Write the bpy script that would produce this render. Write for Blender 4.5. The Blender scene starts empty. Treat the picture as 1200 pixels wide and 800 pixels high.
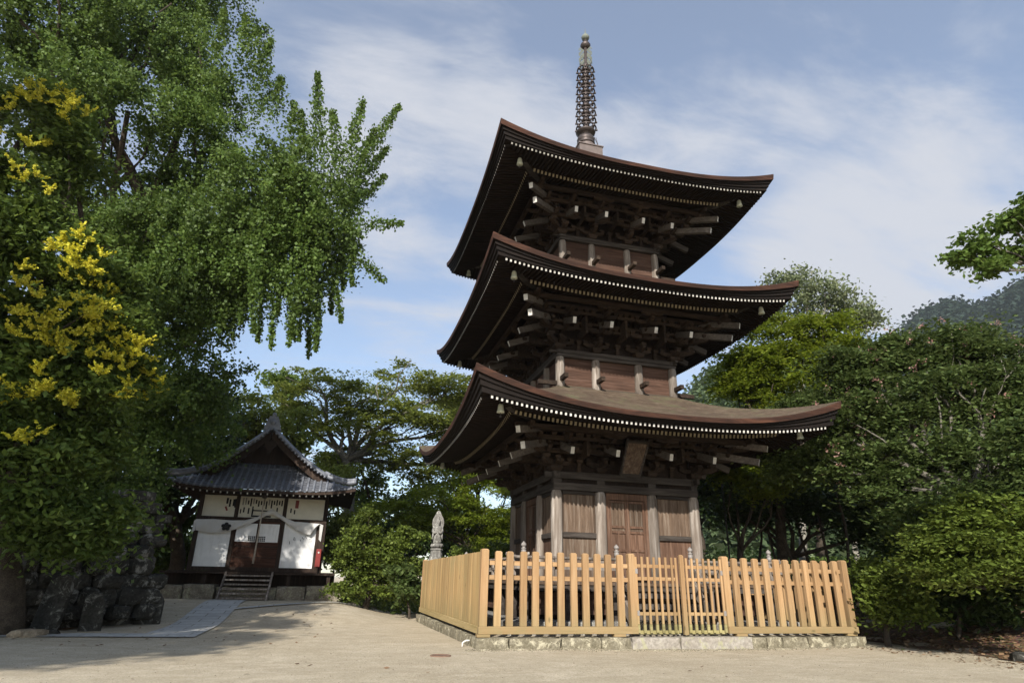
import bpy, math, random
import numpy as np
from mathutils import Vector, Matrix
random.seed(7)
RNG = np.random.default_rng(11)
scene = bpy.context.scene
COL = scene.collection

# ------------------------------------------------------------------ camera
CAM = (-6.7715, -15.9156, 1.04); YAW, PITCH, ROLL, FPX = 0.263154, 0.369591, 0.019124, 722.14
_cy, _sy, _cp, _sp = math.cos(YAW), math.sin(YAW), math.cos(PITCH), math.sin(PITCH)
FW = np.array([_sy*_cp, _cy*_cp, _sp]); _r = np.array([_cy, -_sy, 0.0]); _u = np.cross(_r, FW)
RT = math.cos(ROLL)*_r + math.sin(ROLL)*_u; UP = -math.sin(ROLL)*_r + math.cos(ROLL)*_u
O = np.array(CAM)
cd = bpy.data.cameras.new('camera'); cam = bpy.data.objects.new('camera', cd); COL.objects.link(cam)
M = Matrix(((RT[0], UP[0], -FW[0], CAM[0]), (RT[1], UP[1], -FW[1], CAM[1]), (RT[2], UP[2], -FW[2], CAM[2]), (0, 0, 0, 1)))
cam.matrix_world = M
cd.sensor_width = 36; cd.lens = FPX/1200*36; cd.clip_start = 0.1; cd.clip_end = 6000
scene.camera = cam

# ------------------------------------------------------------------ light
SX, SY = -0.4226, -0.9063
SUN_EL = math.radians(30.0)
sdir = Vector((SX*math.cos(SUN_EL), SY*math.cos(SUN_EL), math.sin(SUN_EL))).normalized()
sl = bpy.data.lights.new('sun', 'SUN'); sl.energy = 5.0; sl.angle = math.radians(0.55); sl.color = (1.0, 0.945, 0.86)
so = bpy.data.objects.new('sun', sl); COL.objects.link(so)
so.rotation_euler = sdir.to_track_quat('Z', 'Y').to_euler(); so.location = (-20, -30, 30)
W = bpy.data.worlds.new('World'); scene.world = W; W.use_nodes = True
nt = W.node_tree; nt.nodes.clear()
def N(nt, t, **kw):
    n = nt.nodes.new(t)
    for k, v in kw.items():
        if k.startswith('i_'): n.inputs[k[2:].replace('_', ' ')].default_value = v
        else: setattr(n, k, v)
    return n
sky = N(nt, 'ShaderNodeTexSky', sky_type='NISHITA'); sky.sun_disc = False
sky.sun_elevation = SUN_EL; sky.sun_rotation = math.atan2(SX, SY)
sky.altitude = 500; sky.air_density = 1.0; sky.dust_density = 0.9; sky.ozone_density = 1.0
tc = N(nt, 'ShaderNodeTexCoord')
# thin clouds laid out on the direction of the sky
sep = N(nt, 'ShaderNodeSeparateXYZ'); nt.links.new(tc.outputs['Generated'], sep.inputs[0])
zc = N(nt, 'ShaderNodeMath', operation='ADD'); zc.inputs[1].default_value = 0.22; nt.links.new(sep.outputs[2], zc.inputs[0])
dv = N(nt, 'ShaderNodeVectorMath', operation='DIVIDE'); nt.links.new(tc.outputs['Generated'], dv.inputs[0])
cmb = N(nt, 'ShaderNodeCombineXYZ')
for i in range(3): nt.links.new(zc.outputs[0], cmb.inputs[i])
nt.links.new(cmb.outputs[0], dv.inputs[1])
mp = N(nt, 'ShaderNodeMapping'); mp.inputs['Scale'].default_value = (1.0, 2.3, 0.0); mp.inputs['Location'].default_value = (0.35, 1.15, 0)
mp.inputs['Rotation'].default_value = (0, 0, 0.5)
nt.links.new(dv.outputs[0], mp.inputs['Vector'])
n1 = N(nt, 'ShaderNodeTexNoise'); n1.inputs['Scale'].default_value = 2.1; n1.inputs['Detail'].default_value = 12; n1.inputs['Roughness'].default_value = 0.62; n1.inputs['Distortion'].default_value = 0.35
nt.links.new(mp.outputs[0], n1.inputs['Vector'])
n2 = N(nt, 'ShaderNodeTexNoise'); n2.inputs['Scale'].default_value = 0.55; n2.inputs['Detail'].default_value = 3
nt.links.new(mp.outputs[0], n2.inputs['Vector'])
mul = N(nt, 'ShaderNodeMath', operation='MULTIPLY'); nt.links.new(n1.outputs[0], mul.inputs[0]); nt.links.new(n2.outputs[0], mul.inputs[1])
def px_dir(px, py):
    d = FW + RT*(px-600)/FPX + UP*(400-py)/FPX
    return d/np.linalg.norm(d)
# two cloud banks stand where the photograph has them: a soft weight by direction
prev = None
for (px, py, wdt, amt) in ((470, 160, .984, .9), (560, 158, .987, .9), (650, 150, .990, .7), (740, 150, .991, .72), (830, 140, .991, .75), (910, 170, .992, .5), (1000, 290, .982, 1.1), (1090, 275, .980, 1.15), (960, 335, .985, .8), (440, 225, .988, .75), (520, 300, .96, .35), (1150, 320, .98, .8)):
    dt = N(nt, 'ShaderNodeVectorMath', operation='DOT_PRODUCT'); nt.links.new(tc.outputs['Generated'], dt.inputs[0]); dt.inputs[1].default_value = tuple(px_dir(px, py))
    mr = N(nt, 'ShaderNodeMapRange', interpolation_type='SMOOTHSTEP'); mr.inputs['From Min'].default_value = wdt; mr.inputs['From Max'].default_value = 1.0; mr.inputs['To Min'].default_value = 0; mr.inputs['To Max'].default_value = amt*.26
    nt.links.new(dt.outputs['Value'], mr.inputs['Value'])
    if prev is None: prev = mr.outputs[0]
    else:
        ad = N(nt, 'ShaderNodeMath', operation='SMOOTH_MAX' if False else 'MAXIMUM'); nt.links.new(prev, ad.inputs[0]); nt.links.new(mr.outputs[0], ad.inputs[1]); prev = ad.outputs[0]
ad = N(nt, 'ShaderNodeMath', operation='ADD'); nt.links.new(prev, ad.inputs[0]); nt.links.new(n1.outputs[0], ad.inputs[1])
cr = N(nt, 'ShaderNodeMapRange', interpolation_type='SMOOTHSTEP'); cr.inputs['From Min'].default_value = 0.46; cr.inputs['From Max'].default_value = 0.84; cr.inputs['To Min'].default_value = 0.17; cr.inputs['To Max'].default_value = 0.95
nt.links.new(ad.outputs[0], cr.inputs['Value'])
bs = N(nt, 'ShaderNodeBackground'); bs.inputs['Strength'].default_value = 0.135; nt.links.new(sky.outputs[0], bs.inputs['Color'])
bc = N(nt, 'ShaderNodeBackground'); bc.inputs['Color'].default_value = (0.90, 0.925, 1.0, 1); bc.inputs['Strength'].default_value = 0.50
mx = N(nt, 'ShaderNodeMixShader'); nt.links.new(cr.outputs[0], mx.inputs[0]); nt.links.new(bs.outputs[0], mx.inputs[1]); nt.links.new(bc.outputs[0], mx.inputs[2])
wo = N(nt, 'ShaderNodeOutputWorld'); nt.links.new(mx.outputs[0], wo.inputs[0])
vs = scene.view_settings; vs.view_transform = 'Standard'; vs.look = 'None'; vs.gamma = 1; vs.exposure = 0.62; vs.use_curve_mapping = False

# ------------------------------------------------------------------ helpers
def at(px, py, D):
    "point seen at pixel (px,py) of the 1200x800 photograph, D metres away along the ground"
    d = FW + RT*(px-600)/FPX + UP*(400-py)/FPX
    return O + d*(D/math.hypot(d[0], d[1]))
def ss(a, b, v):
    t = np.clip((v-a)/(b-a), 0, 1); return t*t*(3-2*t)
def G(x, y):
    "height of the ground"
    x = np.asarray(x, float); y = np.asarray(y, float)
    z = -0.11 + 0.41*ss(1.0, 6.3, y)*ss(-4.3, -6.8, x)
    z = z + 0.02*np.sin(x*0.7+1)*np.sin(y*0.5) * ss(-30, -8, y)
    d = np.maximum(x-(5.6+0.12*np.clip(y, -12, 3)+0.25*np.sin(y*0.9)), 0)
    z = z + 1.15*ss(0, 7, d)*ss(-30, -7, y) + 1.0*ss(6, 14, y)*ss(-3.5, 2, x)
    far = np.hypot(x, y)
    return z + 0*far
class MB:
    def __init__(s): s.v = []; s.f = []; s.m = []; s.cur = 0; s.smooth = []; s.sm = False
    def add(s, vs, fs):
        o = len(s.v); s.v.extend([tuple(map(float, v)) for v in vs])
        for f in fs: s.f.append([o+i for i in f]); s.m.append(s.cur); s.smooth.append(s.sm)
    def box(s, x0, x1, y0, y1, z0, z1):
        s.add([(x0,y0,z0),(x1,y0,z0),(x1,y1,z0),(x0,y1,z0),(x0,y0,z1),(x1,y0,z1),(x1,y1,z1),(x0,y1,z1)],
              [(3,2,1,0),(4,5,6,7),(0,1,5,4),(1,2,6,5),(2,3,7,6),(3,0,4,7)])
        return s
    def cb(s, c, d): return s.box(c[0]-d[0]/2, c[0]+d[0]/2, c[1]-d[1]/2, c[1]+d[1]/2, c[2]-d[2]/2, c[2]+d[2]/2)
    def beam(s, p, q, w, h, w2=None, h2=None, endmat=None, up=(0,0,1)):
        "rectangular timber from p to q; endmat colours the face at q"
        p = Vector(p); q = Vector(q); d = (q-p).normalized(); r = d.cross(Vector(up)).normalized(); u = r.cross(d)
        w2 = w if w2 is None else w2; h2 = h if h2 is None else h2
        vs = [p+r*a*w/2+u*b*h/2 for a, b in ((-1,-1),(1,-1),(1,1),(-1,1))]+[q+r*a*w2/2+u*b*h2/2 for a, b in ((-1,-1),(1,-1),(1,1),(-1,1))]
        s.add(vs, [(3,2,1,0),(0,1,5,4),(1,2,6,5),(2,3,7,6),(3,0,4,7)])
        c = s.cur
        if endmat is not None: s.cur = endmat
        s.add(vs[4:], [(0,1,2,3)]); s.cur = c
        return s
    def tube(s, pts, rad, n=8, cap=True):
        pts = [Vector(p) for p in pts]
        if not hasattr(rad, '__len__'): rad = [rad]*len(pts)
        rings = []
        ref = Vector((0.31, 0.17, 1)).normalized()
        for i, p in enumerate(pts):
            d = (pts[min(i+1, len(pts)-1)]-pts[max(i-1, 0)]).normalized()
            if abs(d.dot(ref)) > .98: ref = Vector((1, 0.1, 0)).normalized()
            a = d.cross(ref).normalized(); b = d.cross(a)
            rings.append([p+(a*math.cos(2*math.pi*k/n)+b*math.sin(2*math.pi*k/n))*rad[i] for k in range(n)])
        vs = [v for r in rings for v in r]; fs = []
        for i in range(len(pts)-1):
            for k in range(n): fs.append((i*n+k, i*n+(k+1) % n, (i+1)*n+(k+1) % n, (i+1)*n+k))
        if cap: fs.append(tuple(range(n))[::-1]); fs.append(tuple((len(pts)-1)*n+k for k in range(n)))
        s.sm = True; s.add(vs, fs); s.sm = False
        return s
    def lathe(s, c, prof, n=16, sx=1, sy=1):
        vs = []; fs = []
        for r, z in prof:
            for k in range(n): vs.append((c[0]+r*math.cos(2*math.pi*k/n)*sx, c[1]+r*math.sin(2*math.pi*k/n)*sy, c[2]+z))
        for i in range(len(prof)-1):
            for k in range(n): fs.append((i*n+k, i*n+(k+1) % n, (i+1)*n+(k+1) % n, (i+1)*n+k))
        fs.append(tuple(range(n))[::-1]); fs.append(tuple((len(prof)-1)*n+k for k in range(n)))
        s.sm = n >= 10; s.add(vs, fs); s.sm = False
        return s
    def prism(s, poly, y0, y1, axis='y'):
        "extrude a 2D outline (x,z) from y0 to y1"
        n = len(poly)
        if axis == 'y': vs = [(a, y0, b) for a, b in poly]+[(a, y1, b) for a, b in poly]
        elif axis == 'x': vs = [(y0, a, b) for a, b in poly]+[(y1, a, b) for a, b in poly]
        else: vs = [(a, b, y0) for a, b in poly]+[(a, b, y1) for a, b in poly]
        s.add(vs, [tuple(range(n)), tuple(range(2*n-1, n-1, -1))]+[(i, i+n, (i+1) % n+n, (i+1) % n) for i in range(n)])
        return s
    def build(s, name, mats, parent=None, bevel=0, fix=True):
        me = bpy.data.meshes.new(name); me.from_pydata(s.v, [], s.f)
        if not isinstance(mats, (list, tuple)): mats = [mats]
        for m in mats: me.materials.append(m)
        me.polygons.foreach_set('material_index', [min(i, len(mats)-1) for i in s.m]); me.polygons.foreach_set('use_smooth', s.smooth)
        if fix:
            import bmesh
            bm = bmesh.new(); bm.from_mesh(me); bmesh.ops.recalc_face_normals(bm, faces=bm.faces); bm.to_mesh(me); bm.free()
        me.update()
        o = bpy.data.objects.new(name, me); COL.objects.link(o)
        if parent: o.parent = parent
        if bevel:
            b = o.modifiers.new('bevel', 'BEVEL'); b.width = bevel; b.segments = 2; b.limit_method = 'ANGLE'; b.angle_limit = 0.6
        return o
def tag(o, label=None, cat=None, group=None, kind=None):
    if label: o['label'] = label
    if cat: o['category'] = cat
    if group: o['group'] = group
    if kind: o['kind'] = kind
    return o
def empty(name, loc=(0,0,0), rz=0, **kw):
    o = bpy.data.objects.new(name, None); COL.objects.link(o); o.location = loc; o.rotation_euler = (0,0,rz); o.empty_display_size = .3
    return tag(o, **kw)
def quad_mesh(name, V, mats, parent=None, midx=None, per=4):
    "fast mesh out of an (n*per,3) vertex array, one face of `per` corners each"
    n = len(V)//per
    me = bpy.data.meshes.new(name); me.vertices.add(n*per); me.vertices.foreach_set('co', V.astype(np.float32).ravel())
    me.loops.add(n*per); me.loops.foreach_set('vertex_index', np.arange(n*per, dtype=np.int32))
    me.polygons.add(n); me.polygons.foreach_set('loop_start', np.arange(0, n*per, per, dtype=np.int32))
    if not isinstance(mats, (list, tuple)): mats = [mats]
    for m in mats: me.materials.append(m)
    if midx is not None: me.polygons.foreach_set('material_index', midx.astype(np.int32))
    me.update(calc_edges=True)
    o = bpy.data.objects.new(name, me); COL.objects.link(o)
    if parent: o.parent = parent
    return o

# ------------------------------------------------------------------ materials
def newmat(name):
    m = bpy.data.materials.new(name); m.use_nodes = True; t = m.node_tree; t.nodes.clear()
    out = N(t, 'ShaderNodeOutputMaterial'); return m, t, out
def ramp(t, src, stops):
    r = N(t, 'ShaderNodeValToRGB'); e = r.color_ramp.elements
    while len(e) < len(stops): e.new(0.5)
    for i, (p, c) in enumerate(stops): e[i].position = p; e[i].color = (*c, 1)
    t.links.new(src, r.inputs[0]); return r
def noise(t, vec, scale, detail=5, rough=.6, dist=0, sc=None):
    if sc is not None:
        m = N(t, 'ShaderNodeMapping'); m.inputs['Scale'].default_value = sc; t.links.new(vec, m.inputs['Vector']); vec = m.outputs[0]
    n = N(t, 'ShaderNodeTexNoise'); n.inputs['Scale'].default_value = scale; n.inputs['Detail'].default_value = detail; n.inputs['Roughness'].default_value = rough; n.inputs['Distortion'].default_value = dist
    t.links.new(vec, n.inputs['Vector']); return n.outputs[0]
def mixc(t, fac, a, b, mode='MIX'):
    m = N(t, 'ShaderNodeMix', data_type='RGBA', blend_type=mode)
    if hasattr(fac, 'links') or hasattr(fac, 'is_linked'): t.links.new(fac, m.inputs[0])
    else: m.inputs[0].default_value = fac
    for i, c in ((6, a), (7, b)):
        if isinstance(c, tuple): m.inputs[i].default_value = (*c, 1)
        else: t.links.new(c, m.inputs[i])
    return m.outputs[2]
def bump(t, h, strength, dist=.02):
    b = N(t, 'ShaderNodeBump'); b.inputs['Strength'].default_value = strength; b.inputs['Distance'].default_value = dist; t.links.new(h, b.inputs['Height']); return b.outputs[0]
def principled(t, out, col, rough=.8, normal=None, metal=0, spec=.35):
    p = N(t, 'ShaderNodeBsdfPrincipled')
    if isinstance(col, tuple): p.inputs['Base Color'].default_value = (*col, 1)
    else: t.links.new(col, p.inputs['Base Color'])
    p.inputs['Roughness'].default_value = rough; p.inputs['Metallic'].default_value = metal; p.inputs['Specular IOR Level'].default_value = spec
    if normal is not None: t.links.new(normal, p.inputs['Normal'])
    t.links.new(p.outputs[0], out.inputs[0]); return p
def wood(name, c0, c1, c2, axis=2, scale=9, stretch=.09, bmp=.35, perobj=.25, knots=False):
    m, t, out = newmat(name); tcn = N(t, 'ShaderNodeTexCoord'); v = tcn.outputs['Object']
    oi = N(t, 'ShaderNodeObjectInfo'); 
    off = N(t, 'ShaderNodeVectorMath', operation='SCALE'); off.inputs[3].default_value = 17.0
    cb = N(t, 'ShaderNodeCombineXYZ'); 
    for i in range(3): t.links.new(oi.outputs['Random'], cb.inputs[i])
    t.links.new(cb.outputs[0], off.inputs[0]); addv = N(t, 'ShaderNodeVectorMath', operation='ADD'); t.links.new(v, addv.inputs[0]); t.links.new(off.outputs[0], addv.inputs[1]); v = addv.outputs[0]
    sc = [1, 1, 1]; sc[axis] = stretch
    grain = noise(t, v, scale*2.2, 8, .68, .4, sc); broad = noise(t, v, scale*.35, 3, .5, 0, [s**.5 for s in sc]); fine = noise(t, v, scale*9, 4, .6, 0, [1 if i != axis else .03 for i in range(3)])
    r1 = ramp(t, grain, [(.32, c0), (.5, c1), (.68, c2)])
    dark = tuple(x*.45 for x in c0)
    col = mixc(t, ramp(t, broad, [(.38, (0,0,0)), (.65, (.55,.55,.55))]).outputs[0], r1.outputs[0], c0)
    col = mixc(t, ramp(t, fine, [(.3, (.45,.45,.45)), (.42, (0,0,0))]).outputs[0], col, dark)
    if knots and not perobj:
        gi = N(t, 'ShaderNodeNewGeometry'); mr0 = N(t, 'ShaderNodeMapRange'); mr0.inputs['To Min'].default_value = .80; mr0.inputs['To Max'].default_value = 1.22; t.links.new(gi.outputs['Random Per Island'], mr0.inputs['Value'])
        h0 = N(t, 'ShaderNodeHueSaturation'); t.links.new(mr0.outputs[0], h0.inputs['Value']); t.links.new(col, h0.inputs['Color']); col = h0.outputs[0]
        col = mixc(t, ramp(t, noise(t, v, 1.3, 5, .7), [(.48, (0,0,0)), (.66, (.45,.45,.45))]).outputs[0], col, (.30,.25,.12))
    if knots:
        ms = N(t, 'ShaderNodeMapping'); ms.inputs['Scale'].default_value = tuple(1 if i != axis else .45 for i in range(3)); t.links.new(v, ms.inputs['Vector'])
        vk = N(t, 'ShaderNodeTexVoronoi'); vk.inputs['Scale'].default_value = 2.6; t.links.new(ms.outputs[0], vk.inputs['Vector'])
        col = mixc(t, ramp(t, vk.outputs['Distance'], [(.035, (.9,.9,.9)), (.075, (0,0,0))]).outputs[0], col, tuple(x*.35 for x in c0))
        sx_ = N(t, 'ShaderNodeSeparateXYZ'); t.links.new(tcn.outputs['Object'], sx_.inputs[0]); mz = N(t, 'ShaderNodeMapRange'); mz.inputs['From Min'].default_value = .75; mz.inputs['From Max'].default_value = .20; t.links.new(sx_.outputs[2], mz.inputs['Value'])
        mm = N(t, 'ShaderNodeMath', operation='MULTIPLY'); t.links.new(mz.outputs[0], mm.inputs[0]); t.links.new(noise(t, v, 6, 5, .7), mm.inputs[1])
        col = mixc(t, mm.outputs[0], col, (.20,.175,.085))
    if perobj:
        mr = N(t, 'ShaderNodeMapRange'); mr.inputs['To Min'].default_value = 1-perobj; mr.inputs['To Max'].default_value = 1+perobj; t.links.new(oi.outputs['Random'], mr.inputs['Value'])
        hs = N(t, 'ShaderNodeHueSaturation'); t.links.new(mr.outputs[0], hs.inputs['Value']); t.links.new(col, hs.inputs['Color']); col = hs.outputs[0]
    principled(t, out, col, .85, bump(t, grain, bmp, .01), spec=.2); return m
def rock(name, c0, c1, c2, scale=3, bmp=.6, lichen=None):
    m, t, out = newmat(name); v = N(t, 'ShaderNodeTexCoord').outputs['Object']
    a = noise(t, v, scale, 9, .68, .3); b = noise(t, v, scale*6, 6, .7)
    col = ramp(t, a, [(.3, c0), (.5, c1), (.7, c2)]).outputs[0]
    col = mixc(t, ramp(t, b, [(.4, (.6,.6,.6)), (.6, (0,0,0))]).outputs[0], col, tuple(x*.55 for x in c0))
    if lichen: col = mixc(t, ramp(t, noise(t, v, scale*1.3, 8, .75, .6), [(.53, (0,0,0)), (.6, (.85,.85,.85))]).outputs[0], col, lichen)
    principled(t, out, col, .95, bump(t, b, bmp, .03), spec=.15); return m
def plain(name, c, rough=.7, metal=0, var=.25, scale=8, spec=.3, bmp=.1):
    m, t, out = newmat(name); v = N(t, 'ShaderNodeTexCoord').outputs['Object']
    a = noise(t, v, scale, 6, .65)
    col = ramp(t, a, [(.3, tuple(x*(1-var) for x in c)), (.7, tuple(min(1, x*(1+var)) for x in c))]).outputs[0]
    principled(t, out, col, rough, bump(t, a, bmp, .01), metal, spec); return m
def leafmat(name, c0, c1, c2=None, trans=.35, gloss=.12):
    m, t, out = newmat(name)
    g = N(t, 'ShaderNodeNewGeometry'); v = N(t, 'ShaderNodeTexCoord').outputs['Object']
    r = ramp(t, g.outputs['Random Per Island'], [(0, c0), (.6, c1), (1, c2 or c1)])
    big = noise(t, v, .45, 3, .6)
    hs = N(t, 'ShaderNodeHueSaturation'); t.links.new(r.outputs[0], hs.inputs['Color'])
    mr = N(t, 'ShaderNodeMapRange'); mr.inputs['From Min'].default_value = .3; mr.inputs['From Max'].default_value = .7; mr.inputs['To Min'].default_value = .72; mr.inputs['To Max'].default_value = 1.28
    t.links.new(big, mr.inputs['Value']); t.links.new(mr.outputs[0], hs.inputs['Value'])
    p = N(t, 'ShaderNodeBsdfPrincipled'); t.links.new(hs.outputs[0], p.inputs['Base Color']); p.inputs['Roughness'].default_value = .55; p.inputs['Specular IOR Level'].default_value = gloss*2.5
    tr = N(t, 'ShaderNodeBsdfTranslucent'); hs2 = N(t, 'ShaderNodeHueSaturation'); hs2.inputs['Hue'].default_value = .485; hs2.inputs['Value'].default_value = 1.25; t.links.new(hs.outputs[0], hs2.inputs['Color']); t.links.new(hs2.outputs[0], tr.inputs['Color'])
    mxs = N(t, 'ShaderNodeMixShader'); mxs.inputs[0].default_value = trans; t.links.new(p.outputs[0], mxs.inputs[1]); t.links.new(tr.outputs[0], mxs.inputs[2])
    t.links.new(mxs.outputs[0], out.inputs[0]); return m

GREY0, GREY1, GREY2 = (.085,.068,.055), (.20,.17,.145), (.40,.36,.32)
m_post = wood('weathered_post', (0.0884, 0.0680, 0.0530), (0.2040, 0.1734, 0.1462), (0.3536, 0.3196, 0.2856), 2, 7, .07)
m_board = wood('weathered_board', (0.0505, 0.0337, 0.0229), (0.1044, 0.0707, 0.0485), (0.1818, 0.1481, 0.1177), 2, 7, .07)
m_board_red = wood('red_brown_board', (.036,.020,.014), (.074,.040,.027), (.115,.07,.052), 0, 7, .08)
m_door = wood('door_wood', (.056,.031,.020), (.11,.061,.039), (.165,.108,.078), 2, 8, .08)
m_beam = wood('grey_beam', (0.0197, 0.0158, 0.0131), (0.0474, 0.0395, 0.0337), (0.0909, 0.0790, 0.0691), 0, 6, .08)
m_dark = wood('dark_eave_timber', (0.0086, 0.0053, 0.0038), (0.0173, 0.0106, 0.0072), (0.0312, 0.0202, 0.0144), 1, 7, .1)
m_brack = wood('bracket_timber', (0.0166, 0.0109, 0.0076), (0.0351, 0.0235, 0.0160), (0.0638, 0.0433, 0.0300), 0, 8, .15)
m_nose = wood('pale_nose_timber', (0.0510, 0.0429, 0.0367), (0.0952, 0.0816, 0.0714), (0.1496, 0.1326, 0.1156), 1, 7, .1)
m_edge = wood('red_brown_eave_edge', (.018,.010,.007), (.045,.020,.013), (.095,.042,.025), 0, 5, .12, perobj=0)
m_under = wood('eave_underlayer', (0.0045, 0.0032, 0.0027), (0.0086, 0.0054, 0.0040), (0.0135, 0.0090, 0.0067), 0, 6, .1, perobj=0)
m_shingle = wood('shingle', (0.0458, 0.0317, 0.0225), (0.0880, 0.0634, 0.0436), (0.1478, 0.1162, 0.0845), 0, 9, .25, .8, perobj=0)
def shingle_courses():
    t = m_shingle.node_tree; p = [n for n in t.nodes if n.type == 'BSDF_PRINCIPLED'][0]; v = N(t, 'ShaderNodeTexCoord').outputs['Object']
    sx_ = N(t, 'ShaderNodeSeparateXYZ'); t.links.new(v, sx_.inputs[0]); m_ = N(t, 'ShaderNodeMath', operation='MULTIPLY'); m_.inputs[1].default_value = 26; t.links.new(sx_.outputs[2], m_.inputs[0])
    ad_ = N(t, 'ShaderNodeMath', operation='MULTIPLY_ADD'); ad_.inputs[1].default_value = 1.2; t.links.new(noise(t, v, 3, 4, .6), ad_.inputs[0]); t.links.new(m_.outputs[0], ad_.inputs[2])
    fr = N(t, 'ShaderNodeMath', operation='FRACT'); t.links.new(ad_.outputs[0], fr.inputs[0])
    src = p.inputs['Base Color'].links[0].from_socket
    col = mixc(t, ramp(t, fr.outputs[0], [(.0, (.65,.65,.65)), (.22, (0,0,0))]).outputs[0], src, (.035,.026,.019))
    col = mixc(t, ramp(t, noise(t, v, 1.7, 7, .75), [(.52, (0,0,0)), (.66, (.6,.6,.6))]).outputs[0], col, (.085,.09,.045))
    t.links.new(col, p.inputs['Base Color']); t.links.new(bump(t, fr.outputs[0], .8, .03), p.inputs['Normal'])
shingle_courses()
m_white = plain('white_paint', (.50,.48,.44), .8, var=.3, scale=6)
m_white2 = plain('darker_white_paint', (.42,.40,.36), .8, var=.4, scale=6)  # darker tone of the tip paint, for the middle roof
m_white3 = plain('darkest_white_paint', (.24,.225,.195), .8, var=.45, scale=6)  # darkest tone of the tip paint, for the top roof
m_cream = plain('old_cream_paint', (.24,.20,.13), .8, var=.35, scale=20)
m_fence = wood('new_fence_wood', (.245,.145,.068), (.325,.205,.104), (.395,.268,.150), 2, 5, .06, .15, perobj=.2, knots=True)
m_fenceh = wood('new_fence_rail', (.245,.145,.068), (.325,.205,.104), (.395,.268,.150), 0, 5, .06, .15, perobj=.10, knots=True)
m_moss = wood('mossy_wood', (.17,.15,.06), (.28,.24,.11), (.36,.32,.17), 0, 6, .2, .2)
m_stone = rock('plinth_stone', (.12,.105,.07), (.21,.185,.13), (.31,.28,.21), 4, .6, (.42,.385,.28))
m_stone_s = rock('smooth_slab', (.26,.23,.19), (.33,.30,.26), (.38,.36,.31), 3, .2, (.30,.29,.18))
m_stoneg = rock('grey_stone', (.12,.115,.105), (.22,.21,.195), (.33,.32,.30), 6, .5, (.40,.40,.36))
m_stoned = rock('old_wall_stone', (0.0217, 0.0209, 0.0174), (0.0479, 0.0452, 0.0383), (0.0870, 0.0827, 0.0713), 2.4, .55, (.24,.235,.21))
m_copper = plain('aged_bronze', (.08,.066,.062), .5, .55, .35, 14)
m_copper2 = plain('reddish_copper_box', (.13,.105,.095), .6, .2, .2, 5)
m_verd = plain('verdigris', (.15,.165,.14), .7, .1, .2, 12)
m_bell = plain('pale_bell_bronze', (.50,.52,.42), .6, .2, .25, 12)
m_iron = plain('dark_iron', (.05,.045,.045), .6, .4)

# ------------------------------------------------------------------ ground
def grid_sheet(name, xs, ys, zf, mat, kind='structure', mask=None):
    X, Y = np.meshgrid(xs, ys, indexing='ij'); Z = zf(X, Y); nx, ny = X.shape
    V = np.stack([X, Y, Z], -1).reshape(-1, 3); idx = np.arange(nx*ny).reshape(nx, ny)
    F = np.stack([idx[:-1, :-1], idx[1:, :-1], idx[1:, 1:], idx[:-1, 1:]], -1).reshape(-1, 4)
    if mask is not None:
        c = V[F].mean(1); F = F[mask(c[:, 0], c[:, 1])]
    me = bpy.data.meshes.new(name); me.from_pydata(V.tolist(), [], F.tolist()); me.materials.append(mat)
    me.polygons.foreach_set('use_smooth', [True]*len(me.polygons)); me.update()
    o = bpy.data.objects.new(name, me); COL.objects.link(o)
    if kind: o['kind'] = kind
    return o
def axis_steps(lo, hi, st, far): 
    a = list(np.arange(lo, hi+st/2, st)); s = st; v = hi
    while v < far: s *= 1.35; v += s; a.append(v)
    s = st; v = lo
    while v > -far: s *= 1.35; v -= s; a.insert(0, v)
    return np.array(a)
m_ground, t, out = newmat('pale_sandy_gravel'); v = N(t, 'ShaderNodeTexCoord').outputs['Object']
big = noise(t, v, .35, 5, .6); med = noise(t, v, 3.0, 6, .7); fin = noise(t, v, 38, 6, .85)
vor = N(t, 'ShaderNodeTexVoronoi'); vor.inputs['Scale'].default_value = 48; t.links.new(v, vor.inputs['Vector'])
col = ramp(t, big, [(.35, (.53,.455,.33)), (.65, (.63,.555,.42))]).outputs[0]
col = mixc(t, ramp(t, med, [(.4, (.5,.5,.5)), (.6, (0,0,0))]).outputs[0], col, (.38,.32,.225))
col = mixc(t, ramp(t, fin, [(.40, (.85,.85,.85)), (.52, (0,0,0))]).outputs[0], col, (.25,.205,.145))
col = mixc(t, ramp(t, noise(t, v, 16, 6, .8), [(.52, (0,0,0)), (.64, (.6,.6,.6))]).outputs[0], col, (.60,.54,.44))
col = mixc(t, ramp(t, vor.outputs['Distance'], [(.10, (.55,.55,.55)), (.25, (0,0,0))]).outputs[0], col, (.62,.56,.46))
pat = noise(t, v, .9, 4, .65, 1.2, (1, 2.2, 1)); col = mixc(t, ramp(t, pat, [(.42, (.38,.38,.38)), (.58, (0,0,0))]).outputs[0], col, (.36,.30,.21))
principled(t, out, col, .95, bump(t, fin, .8, .03), spec=.1)
m_soil, t, out = newmat('leaf_littered_soil'); v = N(t, 'ShaderNodeTexCoord').outputs['Object']
a = noise(t, v, 1.2, 6, .7); b = noise(t, v, 22, 6, .8)
vor = N(t, 'ShaderNodeTexVoronoi'); vor.inputs['Scale'].default_value = 26; vor.inputs['Randomness'].default_value = 1; t.links.new(v, vor.inputs['Vector'])
col = ramp(t, a, [(.3, (.085,.055,.035)), (.7, (.17,.115,.07))]).outputs[0]
col = mixc(t, .55, col, vor.outputs['Color'], 'SOFT_LIGHT')
col = mixc(t, ramp(t, b, [(.52, (0,0,0)), (.62, (.7,.7,.7))]).outputs[0], col, (.30,.19,.11))
principled(t, out, col, .95, bump(t, b, .9, .04), spec=.1)
m_path, t, out = newmat('worn_paving_stone'); v = N(t, 'ShaderNodeTexCoord').outputs['Object']
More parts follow.
